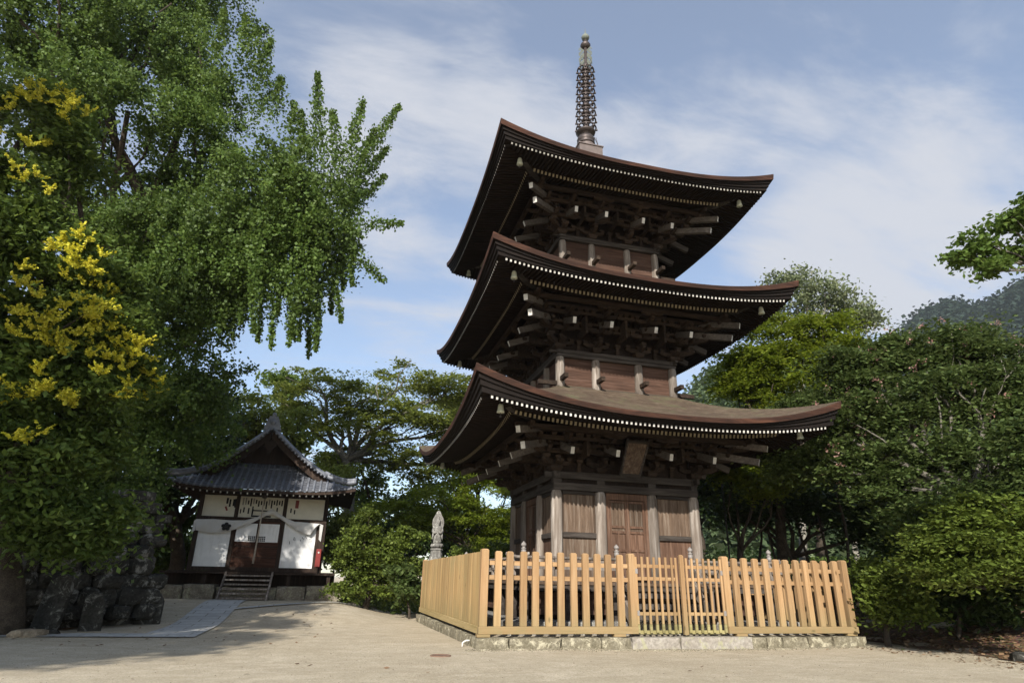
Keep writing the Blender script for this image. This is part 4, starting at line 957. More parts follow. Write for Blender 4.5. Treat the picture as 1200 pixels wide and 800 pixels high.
# curtain draped across the front, with a plum blossom crest
top = [(-11.46, 2.84), (-10.9, 2.86), (-10.3, 2.84), (-9.9, 2.86), (-9.5, 2.98), (-9.2, 3.20), (-9.02, 3.30), (-8.8, 3.16), (-8.5, 2.98), (-8.2, 2.88), (-7.9, 2.87), (-7.6, 2.85), (-7.32, 2.84)]
bot = [(-11.42, 2.47), (-10.95, 2.40), (-10.55, 2.42), (-10.1, 2.56), (-9.6, 2.80), (-9.25, 3.02), (-9.02, 3.10), (-8.82, 3.02), (-8.5, 2.83), (-8.2, 2.64), (-7.9, 2.50), (-7.62, 2.44), (-7.34, 2.80)]
m_ = MB(); m_.sm = True; nT, nC = 60, 7; vs = []
for i in range(nT+1):
    u = i/nT*(len(top)-1); k = min(int(u), len(top)-2); f_ = u-k
    tx, tz = [top[k][a]*(1-f_)+top[k+1][a]*f_ for a in (0, 1)]; bx, bz = [bot[k][a]*(1-f_)+bot[k+1][a]*f_ for a in (0, 1)]
    for j in range(nC+1):
        g = j/nC; vs.append((tx+(bx-tx)*g, 8.46-.05*math.sin(g*3.1)+.02*math.sin(i*.9+g*5), tz+(bz-tz)*g))
m_.add(vs, [(i*(nC+1)+j, (i+1)*(nC+1)+j, (i+1)*(nC+1)+j+1, i*(nC+1)+j+1) for i in range(nT) for j in range(nC)]); m_.sm = False
m_.add([(-7.32, 8.46, 2.84), (-7.20, 8.5, 2.80), (-7.22, 8.5, 2.22), (-7.30, 8.47, 2.3)], [(0,1,2,3)]); m_.add([(-11.46, 8.46, 2.84), (-11.55, 8.6, 2.8), (-11.56, 8.6, 2.4), (-11.44, 8.46, 2.47)], [(0,1,2,3)])
cur = m_.build('curtain', m_cloth); tag(cur, 'off white draped ceremonial curtain with a dark blossom crest across the small hall', 'curtain')
m_ = MB()
cx_, cz_ = -10.45, 2.62
for k in range(5):
    a = math.pi/2+k*2*math.pi/5; c = (cx_+.10*math.cos(a), cz_+.085*math.sin(a))
    m_.prism([(c[0]+.07*math.cos(b), c[1]+.06*math.sin(b)) for b in np.linspace(0, 2*math.pi, 13)[:-1]], 8.366, 8.370)
m_.prism([(cx_+.035*math.cos(b), cz_+.03*math.sin(b)) for b in np.linspace(0, 2*math.pi, 13)[:-1]], 8.360, 8.364)
m_.build('crest', m_ink, cur)
# red extinguisher box
ex = empty('extinguisher_box', (-7.24, 8.42, 1.15), label='narrow red extinguisher box on a post at the right corner of the hall', cat='box')
m_ = MB(); m_.box(-.085, .085, -.07, .07, .22, .82); m_.build('box_body', m_red, ex, .008); m_ = MB(); m_.box(-.03, .03, -.03, .03, 0, .22); m_.build('stand', m_hwood, ex)
m_ = MB(); m_.prism([(.03*math.cos(b), .70+.03*math.sin(b)) for b in np.linspace(0, 2*math.pi, 13)[:-1]], -.076, -.072); m_.build('round_mark', m_white, ex)

# ------------------------------------------------------------------ rough stone wall in the shade on the left
wall = empty('stone_wall', tuple(at(100, 705, 17.5)[:2])+(0.0,), label='rough dark old stone wall with stepped blocks on its right end under the trees', cat='wall')
wl = []; rr = random.Random(3)
WA = at(12, 700, 17.3); WB = at(172, 700, 18.3); wd = (WB-WA)[:2]; wL = float(np.hypot(*wd)); wd = wd/wL; wn = np.array([wd[1], -wd[0]])
def lump(mb, c, r3, seed):
    q = random.Random(seed); p = [q.uniform(0, 6) for _ in range(4)]; n, k = 9, 6; vs = []
    for j in range(k+1):
        th_ = math.pi*j/k
        for i in range(n):
            a = 2*math.pi*i/n; s_ = 1+.16*math.sin(a*2+p[0])+.12*math.sin(a*3+p[1]+th_*2); e = .62
            f_ = lambda v_: math.copysign(abs(v_)**e, v_)
            u = (f_(math.sin(th_)*math.cos(a))*r3[0]*s_, f_(math.sin(th_)*math.sin(a))*r3[1]*s_, f_(math.cos(th_))*r3[2]*(1+.1*math.sin(a+p[2])))
            vs.append((c[0]+u[0]*wd[0]+u[1]*wn[0], c[1]+u[0]*wd[1]+u[1]*wn[1], c[2]+u[2]))
    mb.add(vs, [(j*n+i, (j+1)*n+i, (j+1)*n+(i+1) % n, j*n+(i+1) % n) for j in range(k) for i in range(n)])
m_ = MB(); z = .05; row = 0
while z < 2.0:
    h = rr.uniform(.26, .46); s_ = rr.uniform(-.3, 0)
    while s_ < wL+.1:
        w_ = rr.uniform(.28, .62)
        if s_+w_ < wL+.35:
            c = WA[:2]+wd*(s_+w_/2)+wn*(rr.uniform(-.05, .07)-.06*row*.5); lump(m_, (c[0], c[1], z+h/2), (w_*.56, .30, h*.58), rr.random())
        s_ += w_
    z += h*.93; row += 1
def WBuild(mb, name, mat, bevel=0):
    L = wall.location
    for i, v_ in enumerate(mb.v): mb.v[i] = (v_[0]-L[0], v_[1]-L[1], v_[2]-L[2])
    return mb.build(name, mat, wall, bevel)
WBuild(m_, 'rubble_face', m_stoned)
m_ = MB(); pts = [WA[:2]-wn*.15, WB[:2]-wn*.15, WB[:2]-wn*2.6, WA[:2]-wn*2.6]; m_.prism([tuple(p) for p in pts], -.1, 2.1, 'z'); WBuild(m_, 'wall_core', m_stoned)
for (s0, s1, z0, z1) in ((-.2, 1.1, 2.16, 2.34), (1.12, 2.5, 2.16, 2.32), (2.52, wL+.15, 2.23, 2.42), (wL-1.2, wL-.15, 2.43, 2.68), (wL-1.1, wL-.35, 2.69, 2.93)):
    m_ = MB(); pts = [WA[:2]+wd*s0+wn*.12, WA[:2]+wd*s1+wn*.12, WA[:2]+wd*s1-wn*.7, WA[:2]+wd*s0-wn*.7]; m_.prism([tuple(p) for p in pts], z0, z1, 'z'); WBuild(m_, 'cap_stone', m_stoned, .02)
def slab_stone(px, py, D, w_, h_, tilt, label, name='stone_slab'):
    p = at(px, py, D); r = empty(name, (float(p[0]), float(p[1]), float(G(p[0], p[1]))-.03), rr.uniform(-.3, .3), label=label, cat='stone slab')
    m_ = MB(); n = 9; poly = [(-w_/2, 0), (w_/2, 0), (w_/2*.96, h_*.72), (w_*.28, h_*.95), (-w_*.1, h_), (-w_*.42, h_*.86)]
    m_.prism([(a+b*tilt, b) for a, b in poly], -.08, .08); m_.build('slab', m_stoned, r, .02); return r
slab_stone(57, 712, 16.7, .5, 1.15, .14, 'tall leaning stone slab nearest the big trunk at the foot of the wall')
slab_stone(112, 708, 16.9, .42, .8, -.04, 'short upright stone slab at the foot of the rubble wall')
slab_stone(178, 702, 18.3, .55, .75, .02, 'squat stone slab just right of the rubble wall')
def rock_at(px, py, D, s_, label):
    p = at(px, py, D); m_ = MB(); z = float(G(p[0], p[1])); lump(m_, (0, 0, s_[2]*.5), s_, px); m_.sm = True
    o = m_.build('rock', m_stoned2 if px < 60 else m_stoned); o.location = (p[0], p[1], z); tag(o, label, 'rock'); return o
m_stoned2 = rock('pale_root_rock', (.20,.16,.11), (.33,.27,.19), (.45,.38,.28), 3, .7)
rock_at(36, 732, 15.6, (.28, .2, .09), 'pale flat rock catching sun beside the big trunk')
rock_at(62, 726, 16.0, (.16, .14, .06), 'small rounded rock right of the pale flat rock')
rock_at(1192, 748, 14.9, (.2, .15, .1), 'dark rock lying in the leaf litter at the right')

# ------------------------------------------------------------------ stone statue behind the fence
sp0 = at(511, 655, 22.5); stx, sty = float(sp0[0]), float(sp0[1])
st = empty('stone_statue', (stx, sty, float(G(stx, sty))), math.radians(-10), label='grey stone standing figure with a pointed halo on a tall pedestal behind the fence', cat='statue')
zt_ = float(sp0[2])-float(G(stx, sty)); zt_h = float(at(511, 596, 22.5)[2])-float(G(stx, sty)); H = zt_h-zt_   # visible height above the fence
m_ = MB(); m_.box(-.62, .62, -.62, .62, 0, .35); m_.box(-.48, .48, -.48, .48, .351, zt_-.22); m_.box(-.56, .56, -.56, .56, zt_-.219, zt_-.02); m_.build('pedestal', m_stoneg, st, .02)
m_ = MB(); b = zt_-.02; m_.lathe((0, 0, b), [(.36, 0), (.35, .10), (.30, .11), (.28, .30), (.31, .32), (.30, .37), (.2, .38)], 8); m_.build('base', m_stoneg, st)
m_ = MB(); b2 = b+.38; m_.lathe((0, 0, b2), [(.16, 0), (.27, .05), (.30, .10), (.24, .14), (.18, .15)], 14)
for k in range(10):
    a = k*math.pi/5; m_.lathe((.25*math.cos(a), .25*math.sin(a), b2+.02), [(.02, 0), (.07, .04), (.06, .09), (.01, .13)], 7)
m_.build('lotus', m_stoneg, st)
b3 = b2+.15; hb = H-.02-.38-.15-.52
m_ = MB(); m_.lathe((0, 0, b3), [(.20, 0), (.205, .08), (.185, hb*.3), (.175, hb*.5), (.20, hb*.68), (.215, hb*.85), (.17, hb*.94), (.07, hb*.985), (.065, hb*1.0), (.085, hb+.03), (.10, hb+.09), (.10, hb+.15), (.08, hb+.2), (.045, hb+.235), (.05, hb+.26), (.02, hb+.30)], 18, 1, .72)
for s_ in (-1, 1):
    m_.tube([(s_*.20, 0, b3+hb*.86), (s_*.235, -.05, b3+hb*.66), (s_*.16, -.15, b3+hb*.58), (s_*.04, -.17, b3+hb*.63)], [.06, .06, .05, .035], 8)
    m_.tube([(s_*.20, -.06, b3+hb*.6), (s_*.23, -.05, b3+hb*.35), (s_*.25, -.02, b3+hb*.18)], [.05, .045, .02], 6)
for k in range(5): m_.tube([(-.09+k*.045, -.135, b3+.03), (-.08+k*.04, -.145, b3+hb*.3), (-.05+k*.025, -.135, b3+hb*.55)], .014, 5)
m_.build('figure', m_stoneg, st)
m_ = MB(); hz_ = b3+hb+.10; pr = []
for k in range(28):
    a = 2*math.pi*k/28; r_ = .29+(.13*max(0, math.sin(a))**9); pr.append((r_*math.cos(a)*(.92 if math.sin(a) > .7 else 1), hz_+r_*math.sin(a)))
m_.prism(pr, .10, .15); m_.tube([(.22*math.cos(a), .095, hz_+.22*math.sin(a)) for a in np.linspace(0, 2*math.pi, 25)], .012, 5); m_.build('halo', m_stoneg, st)
for ch in list(st.children):
    if ch.name.split('.')[0] in ('figure', 'halo', 'lotus', 'base'):
        for v_ in ch.data.vertices: v_.co.x *= .70; v_.co.y *= .8
    else:
        for v_ in ch.data.vertices: v_.co.x *= .62; v_.co.y *= .62

# ------------------------------------------------------------------ trees
def bark(name, c): return rock(name, tuple(x*.5 for x in c), c, tuple(min(1, x*1.6) for x in c), 7, .8)
m_bark = bark('dark_bark', (.075,.06,.045)); m_barkg = bark('grey_bark', (.17,.155,.13)); m_barkp = bark('pale_bark', (.34,.32,.27))
M_px = lambda p: float(np.dot(np.array(p)-O, FW))/FPX          # metres per photo pixel at a point
def leaf_quads(C, size, up=.4, elong=1.7, droop=0, rng=None):
    "C: (n,3) centres -> (4n,3) rhombic leaves"
    n = len(C); rg = RNG
    nm = rg.normal(size=(n, 3)); nm /= np.linalg.norm(nm, axis=1)[:, None]; nm[:, 2] = np.abs(nm[:, 2])+up; nm /= np.linalg.norm(nm, axis=1)[:, None]
    a = rg.normal(size=(n, 3)); a[:, 2] -= droop; a -= (a*nm).sum(1)[:, None]*nm; a /= np.linalg.norm(a, axis=1)[:, None]+1e-9
    b = np.cross(nm, a); s = (size*rg.uniform(.6, 1.3, n))[:, None]; a = a*s*.5*elong; b = b*s*.5
    return np.stack([C-a, C+b-a*.1, C+a, C-b-a*.1], 1).reshape(-1, 3)
def spray_points(cl, nsp, k, s, flat, mode='layer', shell=2.4, lean=(0,0,0)):
    "cl: list of (centre, radii); sprays of leaves spread through ellipsoids"
    rg = RNG; wts = np.array([r[0]*r[2] for c, r in cl]); wts = wts/wts.sum(); out = []; ctr = []
    for (c, r), w_ in zip(cl, wts):
        m = max(3, int(nsp*w_)); d = rg.normal(size=(m, 3)); d /= np.linalg.norm(d, axis=1)[:, None]; rad = rg.uniform(0, 1, m)**(1/shell)
        ctr.append(np.array(c)+d*rad[:, None]*np.array(r)); 
    P = np.concatenate(ctr); m = len(P)
    if mode == 'layer':
        off = rg.normal(size=(m, k, 3))*np.array([s, s, s*flat]); tilt = rg.normal(size=(m, 1, 2))*.25
        off[:, :, 2] += (off[:, :, :2]*tilt).sum(2)-.10*(off[:, :, 0]**2+off[:, :, 1]**2)/s
        sc = rg.uniform(.5, 1.4, (m, 1, 1)); out = P[:, None]+off*sc
    elif mode == 'droop':
        t = rg.uniform(0, 1, (m, k, 1)); L = rg.uniform(.5, 1.8, (m, 1, 1))*s; w = .16*(1-t*.55)
        sway = rg.normal(size=(m, 1, 3))*np.array([.12, .12, 0])
        out = P[:, None]+np.concatenate([rg.normal(size=(m, k, 2))*w, -t*L], 2)+sway*t
    elif mode == 'plume':
        cen = np.array(cl[0][0]) if False else None
        t = rg.uniform(0, 1, (m, k, 1)); L = rg.uniform(.5, 1.4, (m, 1, 1))*s
        big = np.concatenate([np.repeat(np.array(c)[None], 1, 0) for c, r in cl])
        dirs = P-np.array(big).mean(0); dirs[:, 2] *= .6; dirs /= np.linalg.norm(dirs, axis=1)[:, None]+1e-6; dirs = dirs+rg.normal(size=(m, 3))*.35; dirs[:, 2] += .25; dirs /= np.linalg.norm(dirs, axis=1)[:, None]
        out = P[:, None]+dirs[:, None]*t*L+rg.normal(size=(m, k, 3))*(.13*(1.1-t)+.03)
    return out.reshape(-1, 3), P
def subdivide(cl, n, f=.36):
    res = []
    for c, r in cl:
        for _ in range(n):
            d = RNG.normal(size=3); d /= np.linalg.norm(d); q = RNG.uniform(.45, .95); g = RNG.uniform(.65, 1.3)*f
            res.append((np.array(c)+d*q*np.array(r), (r[0]*g, r[1]*g, r[2]*g*.55)))
    return res
def clumps(D, lst, depth=1.0):
    "lst of (px, py, rx, ry, dD) in photograph pixels -> ellipsoids in metres"
    res = []
    for (px, py, rx, ry, dd) in lst:
        c = at(px, py, D+dd); m = M_px(c); res.append((c, (rx*m, max(rx, ry)*m*depth, ry*m)))
    return res
def limb(mb, a, b, r0, r1, wob=.12, n=7, sag=0):
    a = np.array(a, float); b = np.array(b, float); L = np.linalg.norm(b-a); ph = RNG.uniform(0, 6, 4); pts = []; rad = []
    for i in range(n+1):
        t = i/n; p = a+(b-a)*t; w_ = math.sin(t*math.pi)*wob*L
        p = p+np.array([math.sin(t*5+ph[0])*w_, math.sin(t*4+ph[1])*w_, math.sin(t*3+ph[2])*w_*.4+sag*math.sin(t*math.pi)*L]); pts.append(tuple(p)); rad.append(r0+(r1-r0)*t**.8)
    mb.tube(pts, rad, 8 if r0 > .06 else 5); return pts
def tree(name, label, cat, base, D, lst, leaf, nsp, k, s, flat, size, barkm, trunk=None, mode='layer', group=None, up=.4, depth=1.0, fork=.45, tr=.2, limbs=True, shell=2.4, elong=1.7, extra=None, droop=0, nl=None, twigs=2, sub=9, plume=0):
    bx, by = base[0], base[1]; bz = float(G(bx, by))-.05 if len(base) < 3 else base[2]
    e = empty(name, (bx, by, bz), label=label, cat=cat, group=group)
    cl = clumps(D, lst, depth)
    P, ctr = spray_points(subdivide(cl, sub), int(nsp*.95), k, s*.8, flat, mode, shell)
    P2, _ = spray_points(cl, int(nsp*.05), k, s, flat, mode, shell); P = np.concatenate([P, P2])
    if plume: P3, _ = spray_points(subdivide(cl, sub), plume, 120, .8, 1, 'plume', shell); P = np.concatenate([P, P3])
    if extra is not None: P = np.concatenate([P]+extra)
    mt = MB(); top = np.mean([c for c, r in cl], 0)
    fk = np.array([bx+(top[0]-bx)*fork, by+(top[1]-by)*fork, bz+(top[2]-bz)*fork*1.1]) if trunk is None else np.array(trunk)
    loc = np.array([bx, by, bz])
    limb(mt, loc, fk, tr*1.25, tr*.8, .04)
    if limbs:
        for i, (c, r) in enumerate(cl[:nl]):
            pts = limb(mt, fk, c, tr*.6, tr*.16, .09)
            for q in range(twigs):
                d = RNG.normal(size=3); d[2] = abs(d[2])*.6; d /= np.linalg.norm(d); st_ = pts[RNG.integers(3, 7)]
                limb(mt, st_, np.array(c)+d*np.array(r)*.8, tr*.2, tr*.06, .1, 5)
    mt.v = [(v_[0]-loc[0], v_[1]-loc[1], v_[2]-loc[2]) for v_ in mt.v]
    mt.build('trunk', barkm, e, fix=False)
    V = leaf_quads(P, size, up, elong, droop)-loc
    quad_mesh('crown', V, leaf, e)
    return e, cl, ctr
L_gink = leafmat('ginkgo_leaf', (.055,.098,.018), (.088,.145,.026), (.13,.19,.045), .4)
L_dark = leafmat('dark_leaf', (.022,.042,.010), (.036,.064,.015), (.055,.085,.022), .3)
L_zel = leafmat('soft_green_leaf', (.115,.15,.024), (.175,.215,.038), (.235,.265,.07), .55)
L_maple = leafmat('bright_maple_leaf', (.105,.155,.012), (.155,.205,.018), (.205,.245,.03), .5)
L_alb = leafmat('blue_green_leaf', (.046,.076,.018), (.080,.116,.030), (.13,.17,.055), .4)
L_bush = leafmat('clipped_bush_leaf', (.065,.095,.014), (.10,.138,.02), (.145,.185,.035), .35)
L_koe = leafmat('pinnate_leaf', (.05,.085,.014), (.085,.13,.022), (.125,.175,.038), .4)
L_yel = leafmat('yellow_flower', (.34,.36,.03), (.58,.55,.045), (.74,.69,.11), .35)
L_pink = leafmat('pink_flower', (.38,.20,.17), (.45,.26,.22), (.5,.34,.28), .4)
L_birch = leafmat('thin_pale_leaf', (.10,.13,.06), (.15,.18,.09), (.22,.24,.13), .4)
L_fern = leafmat('sunlit_ground_leaf', (.07,.12,.02), (.11,.17,.03), (.16,.22,.05), .4)

def seg_plumes(D, segs, kk, wid=.16, dd=.0):
    out = []
    for (x0, y0, x1, y1) in segs:
        d = RNG.uniform(-1, 1)*dd; a = at(x0, y0, D+d); b = at(x1, y1, D+d); L = np.linalg.norm(b-a); n = int(kk*L)
        t = RNG.uniform(0, 1, (n, 1)); c = a+(b-a)*t; c[:, 2] += (np.sin(t[:, 0]*3.1)*L*.04)
        out.append(c+RNG.normal(size=(n, 3))*(wid*(1.25-t)))
    return np.concatenate(out)
# great ginkgo
gx, gy = at(95, 690, 23.5)[:2]
up_segs = [(372,200,372,86), (360,200,352,130), (392,200,390,130), (400,210,426,118), (405,225,468,124), (400,250,455,172), (405,240,440,150), (400,262,452,206), (400,268,472,262), (395,285,450,330), (255,90,262,12), (285,90,288,18), (300,100,318,46), (240,60,236,0), (320,140,330,90), (340,180,345,120), (400,240,430,225), (395,285,425,290), (410,330,398,300), (300,70,300,32)]
dn_segs = [(362,320,362,420), (372,330,370,412), (352,330,350,400), (385,290,400,378), (390,300,388,368), (335,320,345,400), (345,330,338,405), (322,310,318,410), (310,300,302,400), (298,300,296,390), (375,250,372,390), (350,230,350,370), (330,240,325,370), (400,280,402,340), (410,270,412,335), (285,300,282,380), (300,240,300,340), (318,220,316,330), (365,220,366,330)]
ex1 = seg_plumes(18.6, up_segs, 330, .19, .8); ex2 = seg_plumes(18.2, dn_segs, 300, .13, 1.0)
gl = [(60,30,95,70,0), (170,40,90,75,1), (240,90,60,70,0), (40,110,80,60,1.5), (150,130,90,70,-1), (235,190,65,60,0), (120,220,90,70,1), (200,270,70,60,-.5), (320,215,55,65,-2.2), (365,245,42,55,-2.6), (290,290,55,55,-1.5), (150,330,80,70,1), (230,350,55,60,0), (190,430,70,70,.5), (230,490,55,50,1.5), (90,430,80,70,2), (140,520,70,60,1.5), (60,-40,110,60,0), (200,-30,100,50,1), (110,585,70,35,1.5), (60,560,70,45,1.5), (150,600,30,25,2)]
Pd, _ = spray_points(clumps(19, [(340,240,60,50,-.6), (300,270,60,50,-.2), (370,280,35,50,-.8), (250,260,60,70,0), (190,330,70,60,1), (260,330,50,40,.8)], .8), 420, 110, 1.0, 1, 'droop')
ging, gcl, gct = tree('ginkgo_tree', 'giant ginkgo with drooping leafy branches reaching towards the pagoda', 'tree', (gx, gy), 20.5, gl, L_gink, 1050, 165, .36, .45, .088, m_bark, trunk=at(150, 400, 23), mode='layer', up=.0, tr=.42, extra=[ex1, ex2, Pd], elong=1.15, depth=.75, nl=14, plume=900)
mt = MB(); lo = np.array(ging.location)
for (a, b, r0, r1) in (((150,400,23),(290,245,19.3),.26,.14), ((290,245,19.3),(335,200,18.7),.16,.06), ((290,245,19.3),(330,270,18.6),.12,.04), ((150,400,23),(165,240,21),.3,.18), ((165,240,21),(120,90,20.5),.18,.08), ((165,240,21),(265,90,20),.14,.05), ((160,330,21),(75,240,19.5),.15,.05)):
    limb(mt, at(*a), at(*b), r0, r1, .05)
mt.v = [tuple(np.array(v_)-lo) for v_ in mt.v]; mt.build('limb', m_bark, ging, fix=False)
# yellow flowering tree in front of it
kx, ky = at(8, 733, 16.2)[:2]
kl = [(40,140,60,45,0), (20,220,60,60,-.4), (90,200,45,40,.3), (60,290,80,50,-.6), (120,330,55,45,-.2), (40,370,80,55,-.8), (130,400,55,50,-.3), (60,450,85,55,-.6), (150,440,40,30,0), (20,520,70,45,-.8), (95,520,60,35,-.2), (-40,300,60,120,-.5), (-40,480,60,80,-.5), (30,590,55,22,-1), (80,600,40,15,-.5), (55,628,50,18,-.3), (120,592,38,18,0), (108,632,22,10,.3)]
koe, kcl, kct = tree('flowering_tree', 'dense tree covered in upright yellow flower plumes at the left edge', 'tree', (kx, ky), 15.3, kl, L_koe, 950, 120, .30, .30, .068, m_bark, trunk=at(14, 560, 16.0), mode='layer', up=.35, tr=.27, depth=.6, elong=2.0)
def front(px, py, cl):
    d = FW + RT*(px-600)/FPX + UP*(400-py)/FPX; d = d/np.linalg.norm(d); best = None
    for c, r in cl:
        q = (O-np.array(c))/np.array(r); e = d/np.array(r); A_ = e@e; B_ = 2*q@e; C_ = q@q-1; D_ = B_*B_-4*A_*C_
        if D_ > 0:
            t_ = (-B_-math.sqrt(D_))/(2*A_); best = t_ if best is None else min(best, t_)
    return None if best is None else O+d*best
fl = []
for (px, py, sx_, sy_, n_) in ((25,110,30,12,10), (75,115,25,10,8), (20,150,20,15,4), (60,140,30,15,5), (20,220,15,12,4), (90,290,20,12,7), (115,310,18,14,8), (15,340,18,14,6), (45,380,25,15,8), (95,330,20,14,6), (110,360,22,14,9), (80,410,30,18,11), (140,395,22,12,9), (160,430,18,16,10), (125,430,25,15,8), (60,460,18,8,5), (100,465,25,10,6), (175,445,12,15,6), (20,470,18,25,4), (60,350,20,15,4), (35,510,15,6,3)):
    for _ in range(n_):
        p = front(px+RNG.normal()*sx_*1.0, py+RNG.normal()*sy_*1.0, kcl)
        if p is None: continue
        p = p-(p-O)/np.linalg.norm(p-O)*RNG.uniform(.05, .3)
        for q in range(RNG.integers(4, 8)):
            tip = RNG.normal(size=3)*np.array([.8, .8, .5])+np.array([-.1, -.3, .75]); tip = tip/np.linalg.norm(tip)*RNG.uniform(.14, .30); t_ = RNG.uniform(.1, 1, (26, 1))
            fl.append(p+tip*t_+RNG.normal(size=(26, 3))*(.020*(1.3-t_)))
quad_mesh('flower_plumes', leaf_quads(np.concatenate(fl), .036, .2)-np.array(koe.location), L_yel, koe)['kind'] = 'stuff'
# tree whose shade falls over the path (its crown is just outside the picture on the left)
def world_cl(lst): return lst
def plain_tree(name, label, base, cl, leaf, nsp, k, s, flat, size, barkm, fork, tr, up=.4, group=None, elong=1.7):
    bz = float(G(*base))-.05; e = empty(name, (base[0], base[1], bz), label=label, cat='tree', group=group); P, _ = spray_points(cl, nsp, k, s, flat, 'layer')
    mt = MB(); limb(mt, (base[0], base[1], bz), fork, tr, tr*.7, .03)
    for c, r in cl: limb(mt, fork, c, tr*.5, tr*.12, .08)
    loc = np.array([base[0], base[1], bz]); mt.v = [tuple(np.array(v_)-loc) for v_ in mt.v]; mt.build('trunk', barkm, e, fix=False)
    quad_mesh('crown', leaf_quads(P, size, up, elong)-loc, leaf, e); return e
shade_cl = []
for (x, y, z, L_, r_) in ((-13.5,0,1.0,17,2.0), (-15.5,.5,3,17,2.2), (-11.5,0,.3,18,1.7), (-12.5,-2.5,.5,16,1.8), (-10.6,-3.6,0,17,1.25), (-9.6,-1.6,0,18,1.2), (-8.5,-1.2,0,19,.7), (-11.5,3.2,.5,17,1.5), (-16.5,-3,1,16,2.4), (-14,-4.5,0,16,1.8), (-12.3,-4.9,0,17,1.3), (-8.6,4.5,.3,21,1.0), (-10.3,6.5,.6,20,1.1), (-11,8.6,2.2,24,1.0), (-10,8.6,3.4,24,1.0), (-9,8.6,2.6,24,.8), (-9.4,7.8,4.4,25,.9), (-14.5,1,5,20,1.2), (-12,1.5,2.2,19,1.2), (-9.0,-3.2,0,18,.8), (-8.1,1.6,.1,20,.8), (-10.7,-4.9,0,17,.9), (-9.8,2.0,.1,19,1.0), (-7.4,4.6,.2,21,.6)):
    h_ = np.array([SX, SY])*L_; shade_cl.append(((x+h_[0], y+h_[1], z+L_*math.tan(SUN_EL)), (r_, r_, r_*.62)))
plain_tree('shade_tree', 'tall broadleaf tree standing behind the viewer whose dappled shade crosses the stone path', (-18.0, -19.5), shade_cl, L_dark, 900, 52, .36, .4, .14, m_bark, (-17.0,-18.6,7.5), .3)
# trees between hall and pagoda
tree('spreading_tree', 'airy spreading tree with pale forked limbs between the hall and the pagoda', 'tree', at(432, 640, 38)[:2], 38,
     [(370,450,45,22,-1), (420,470,50,22,0), (475,440,50,25,1), (520,450,40,30,1.5), (400,500,50,25,0), (470,490,55,25,0), (350,480,30,15,-.5), (530,500,40,25,1), (440,530,55,22,.5), (500,545,45,25,1), (390,545,25,15,.5)], L_zel, 360, 120, .55, .16, .12, m_barkg, trunk=at(405, 540, 38), tr=.33, up=.9, depth=1.0, twigs=3)
tree('leafy_tree', 'mid green tree just behind the right side of the small hall roof', 'tree', at(330, 640, 34)[:2], 34, [(300,480,35,22,0), (335,505,30,25,0), (280,500,30,20,1), (345,540,35,25,1), (390,560,35,22,1), (395,600,30,30,0), (380,640,25,25,0)], L_zel, 160, 70, .45, .3, .14, m_bark, tr=.2)
tree('dark_tree', 'dark evergreen behind the left side of the small hall roof', 'tree', at(215, 640, 31)[:2], 31, [(200,470,55,50,0), (250,500,45,35,1), (165,540,45,40,0), (215,545,45,25,.5), (265,540,35,15,1), (150,600,35,35,1), (190,570,25,20,0)], L_dark, 260, 80, .5, .4, .14, m_bark, tr=.3)
tree('sunlit_bush', 'sunlit green bush seen between the stone wall and the hall', 'bush', at(205, 665, 33)[:2], 33, [(205,620,30,25,0), (195,655,28,20,0), (222,650,18,15,0), (180,630,22,30,1)], L_fern, 130, 60, .32, .35, .12, m_bark, tr=.08)
tree('far_tree', 'pale green tree far behind the spreading tree', 'tree', at(470, 640, 42)[:2], 42, [(390,545,30,20,0), (420,560,35,20,0), (450,585,45,25,0), (330,450,25,16,0), (500,590,45,30,0), (545,560,40,30,0)], L_fern, 170, 60, .5, .35, .17, m_bark, tr=.2)
tree('maple_tree', 'bright green maple behind the stone statue', 'tree', at(560, 660, 31)[:2], 31, [(520,585,50,22,0), (575,590,45,25,.5), (560,620,45,18,0), (500,610,35,16,0), (540,560,45,20,1), (600,560,30,20,1), (575,635,30,12,0), (470,600,40,20,1)], L_maple, 240, 110, .38, .18, .09, m_bark, tr=.14, up=.8)
# clipped bushes
tree('layered_bush', 'large round dark green evergreen bush right of the hall', 'bush', at(430, 690, 22.5)[:2], 22.5, [(425,640,34,26,0), (415,665,32,24,-.3), (445,660,34,26,0), (430,612,26,16,.2), (455,685,30,16,-.2), (410,688,24,12,-.3), (470,640,28,22,.6), (480,668,24,22,.6)], L_bush, 620, 45, .17, .35, .07, m_bark, tr=.1, shell=4)
tree('low_shrub', 'low broad leaved shrub beside the far fence corner', 'bush', at(482, 700, 21)[:2], 21, [(480,690,18,12,0), (470,672,14,9,0)], L_alb, 60, 40, .15, .5, .10, m_bark, tr=.04)
tree('azalea_mound', 'rounded clipped shrub behind the fence left of the pagoda', 'bush', at(552, 660, 22)[:2], 22, [(552,648,26,16,0), (585,645,24,18,.6)], L_bush, 120, 45, .14, .5, .06, m_bark, tr=.05, shell=5)
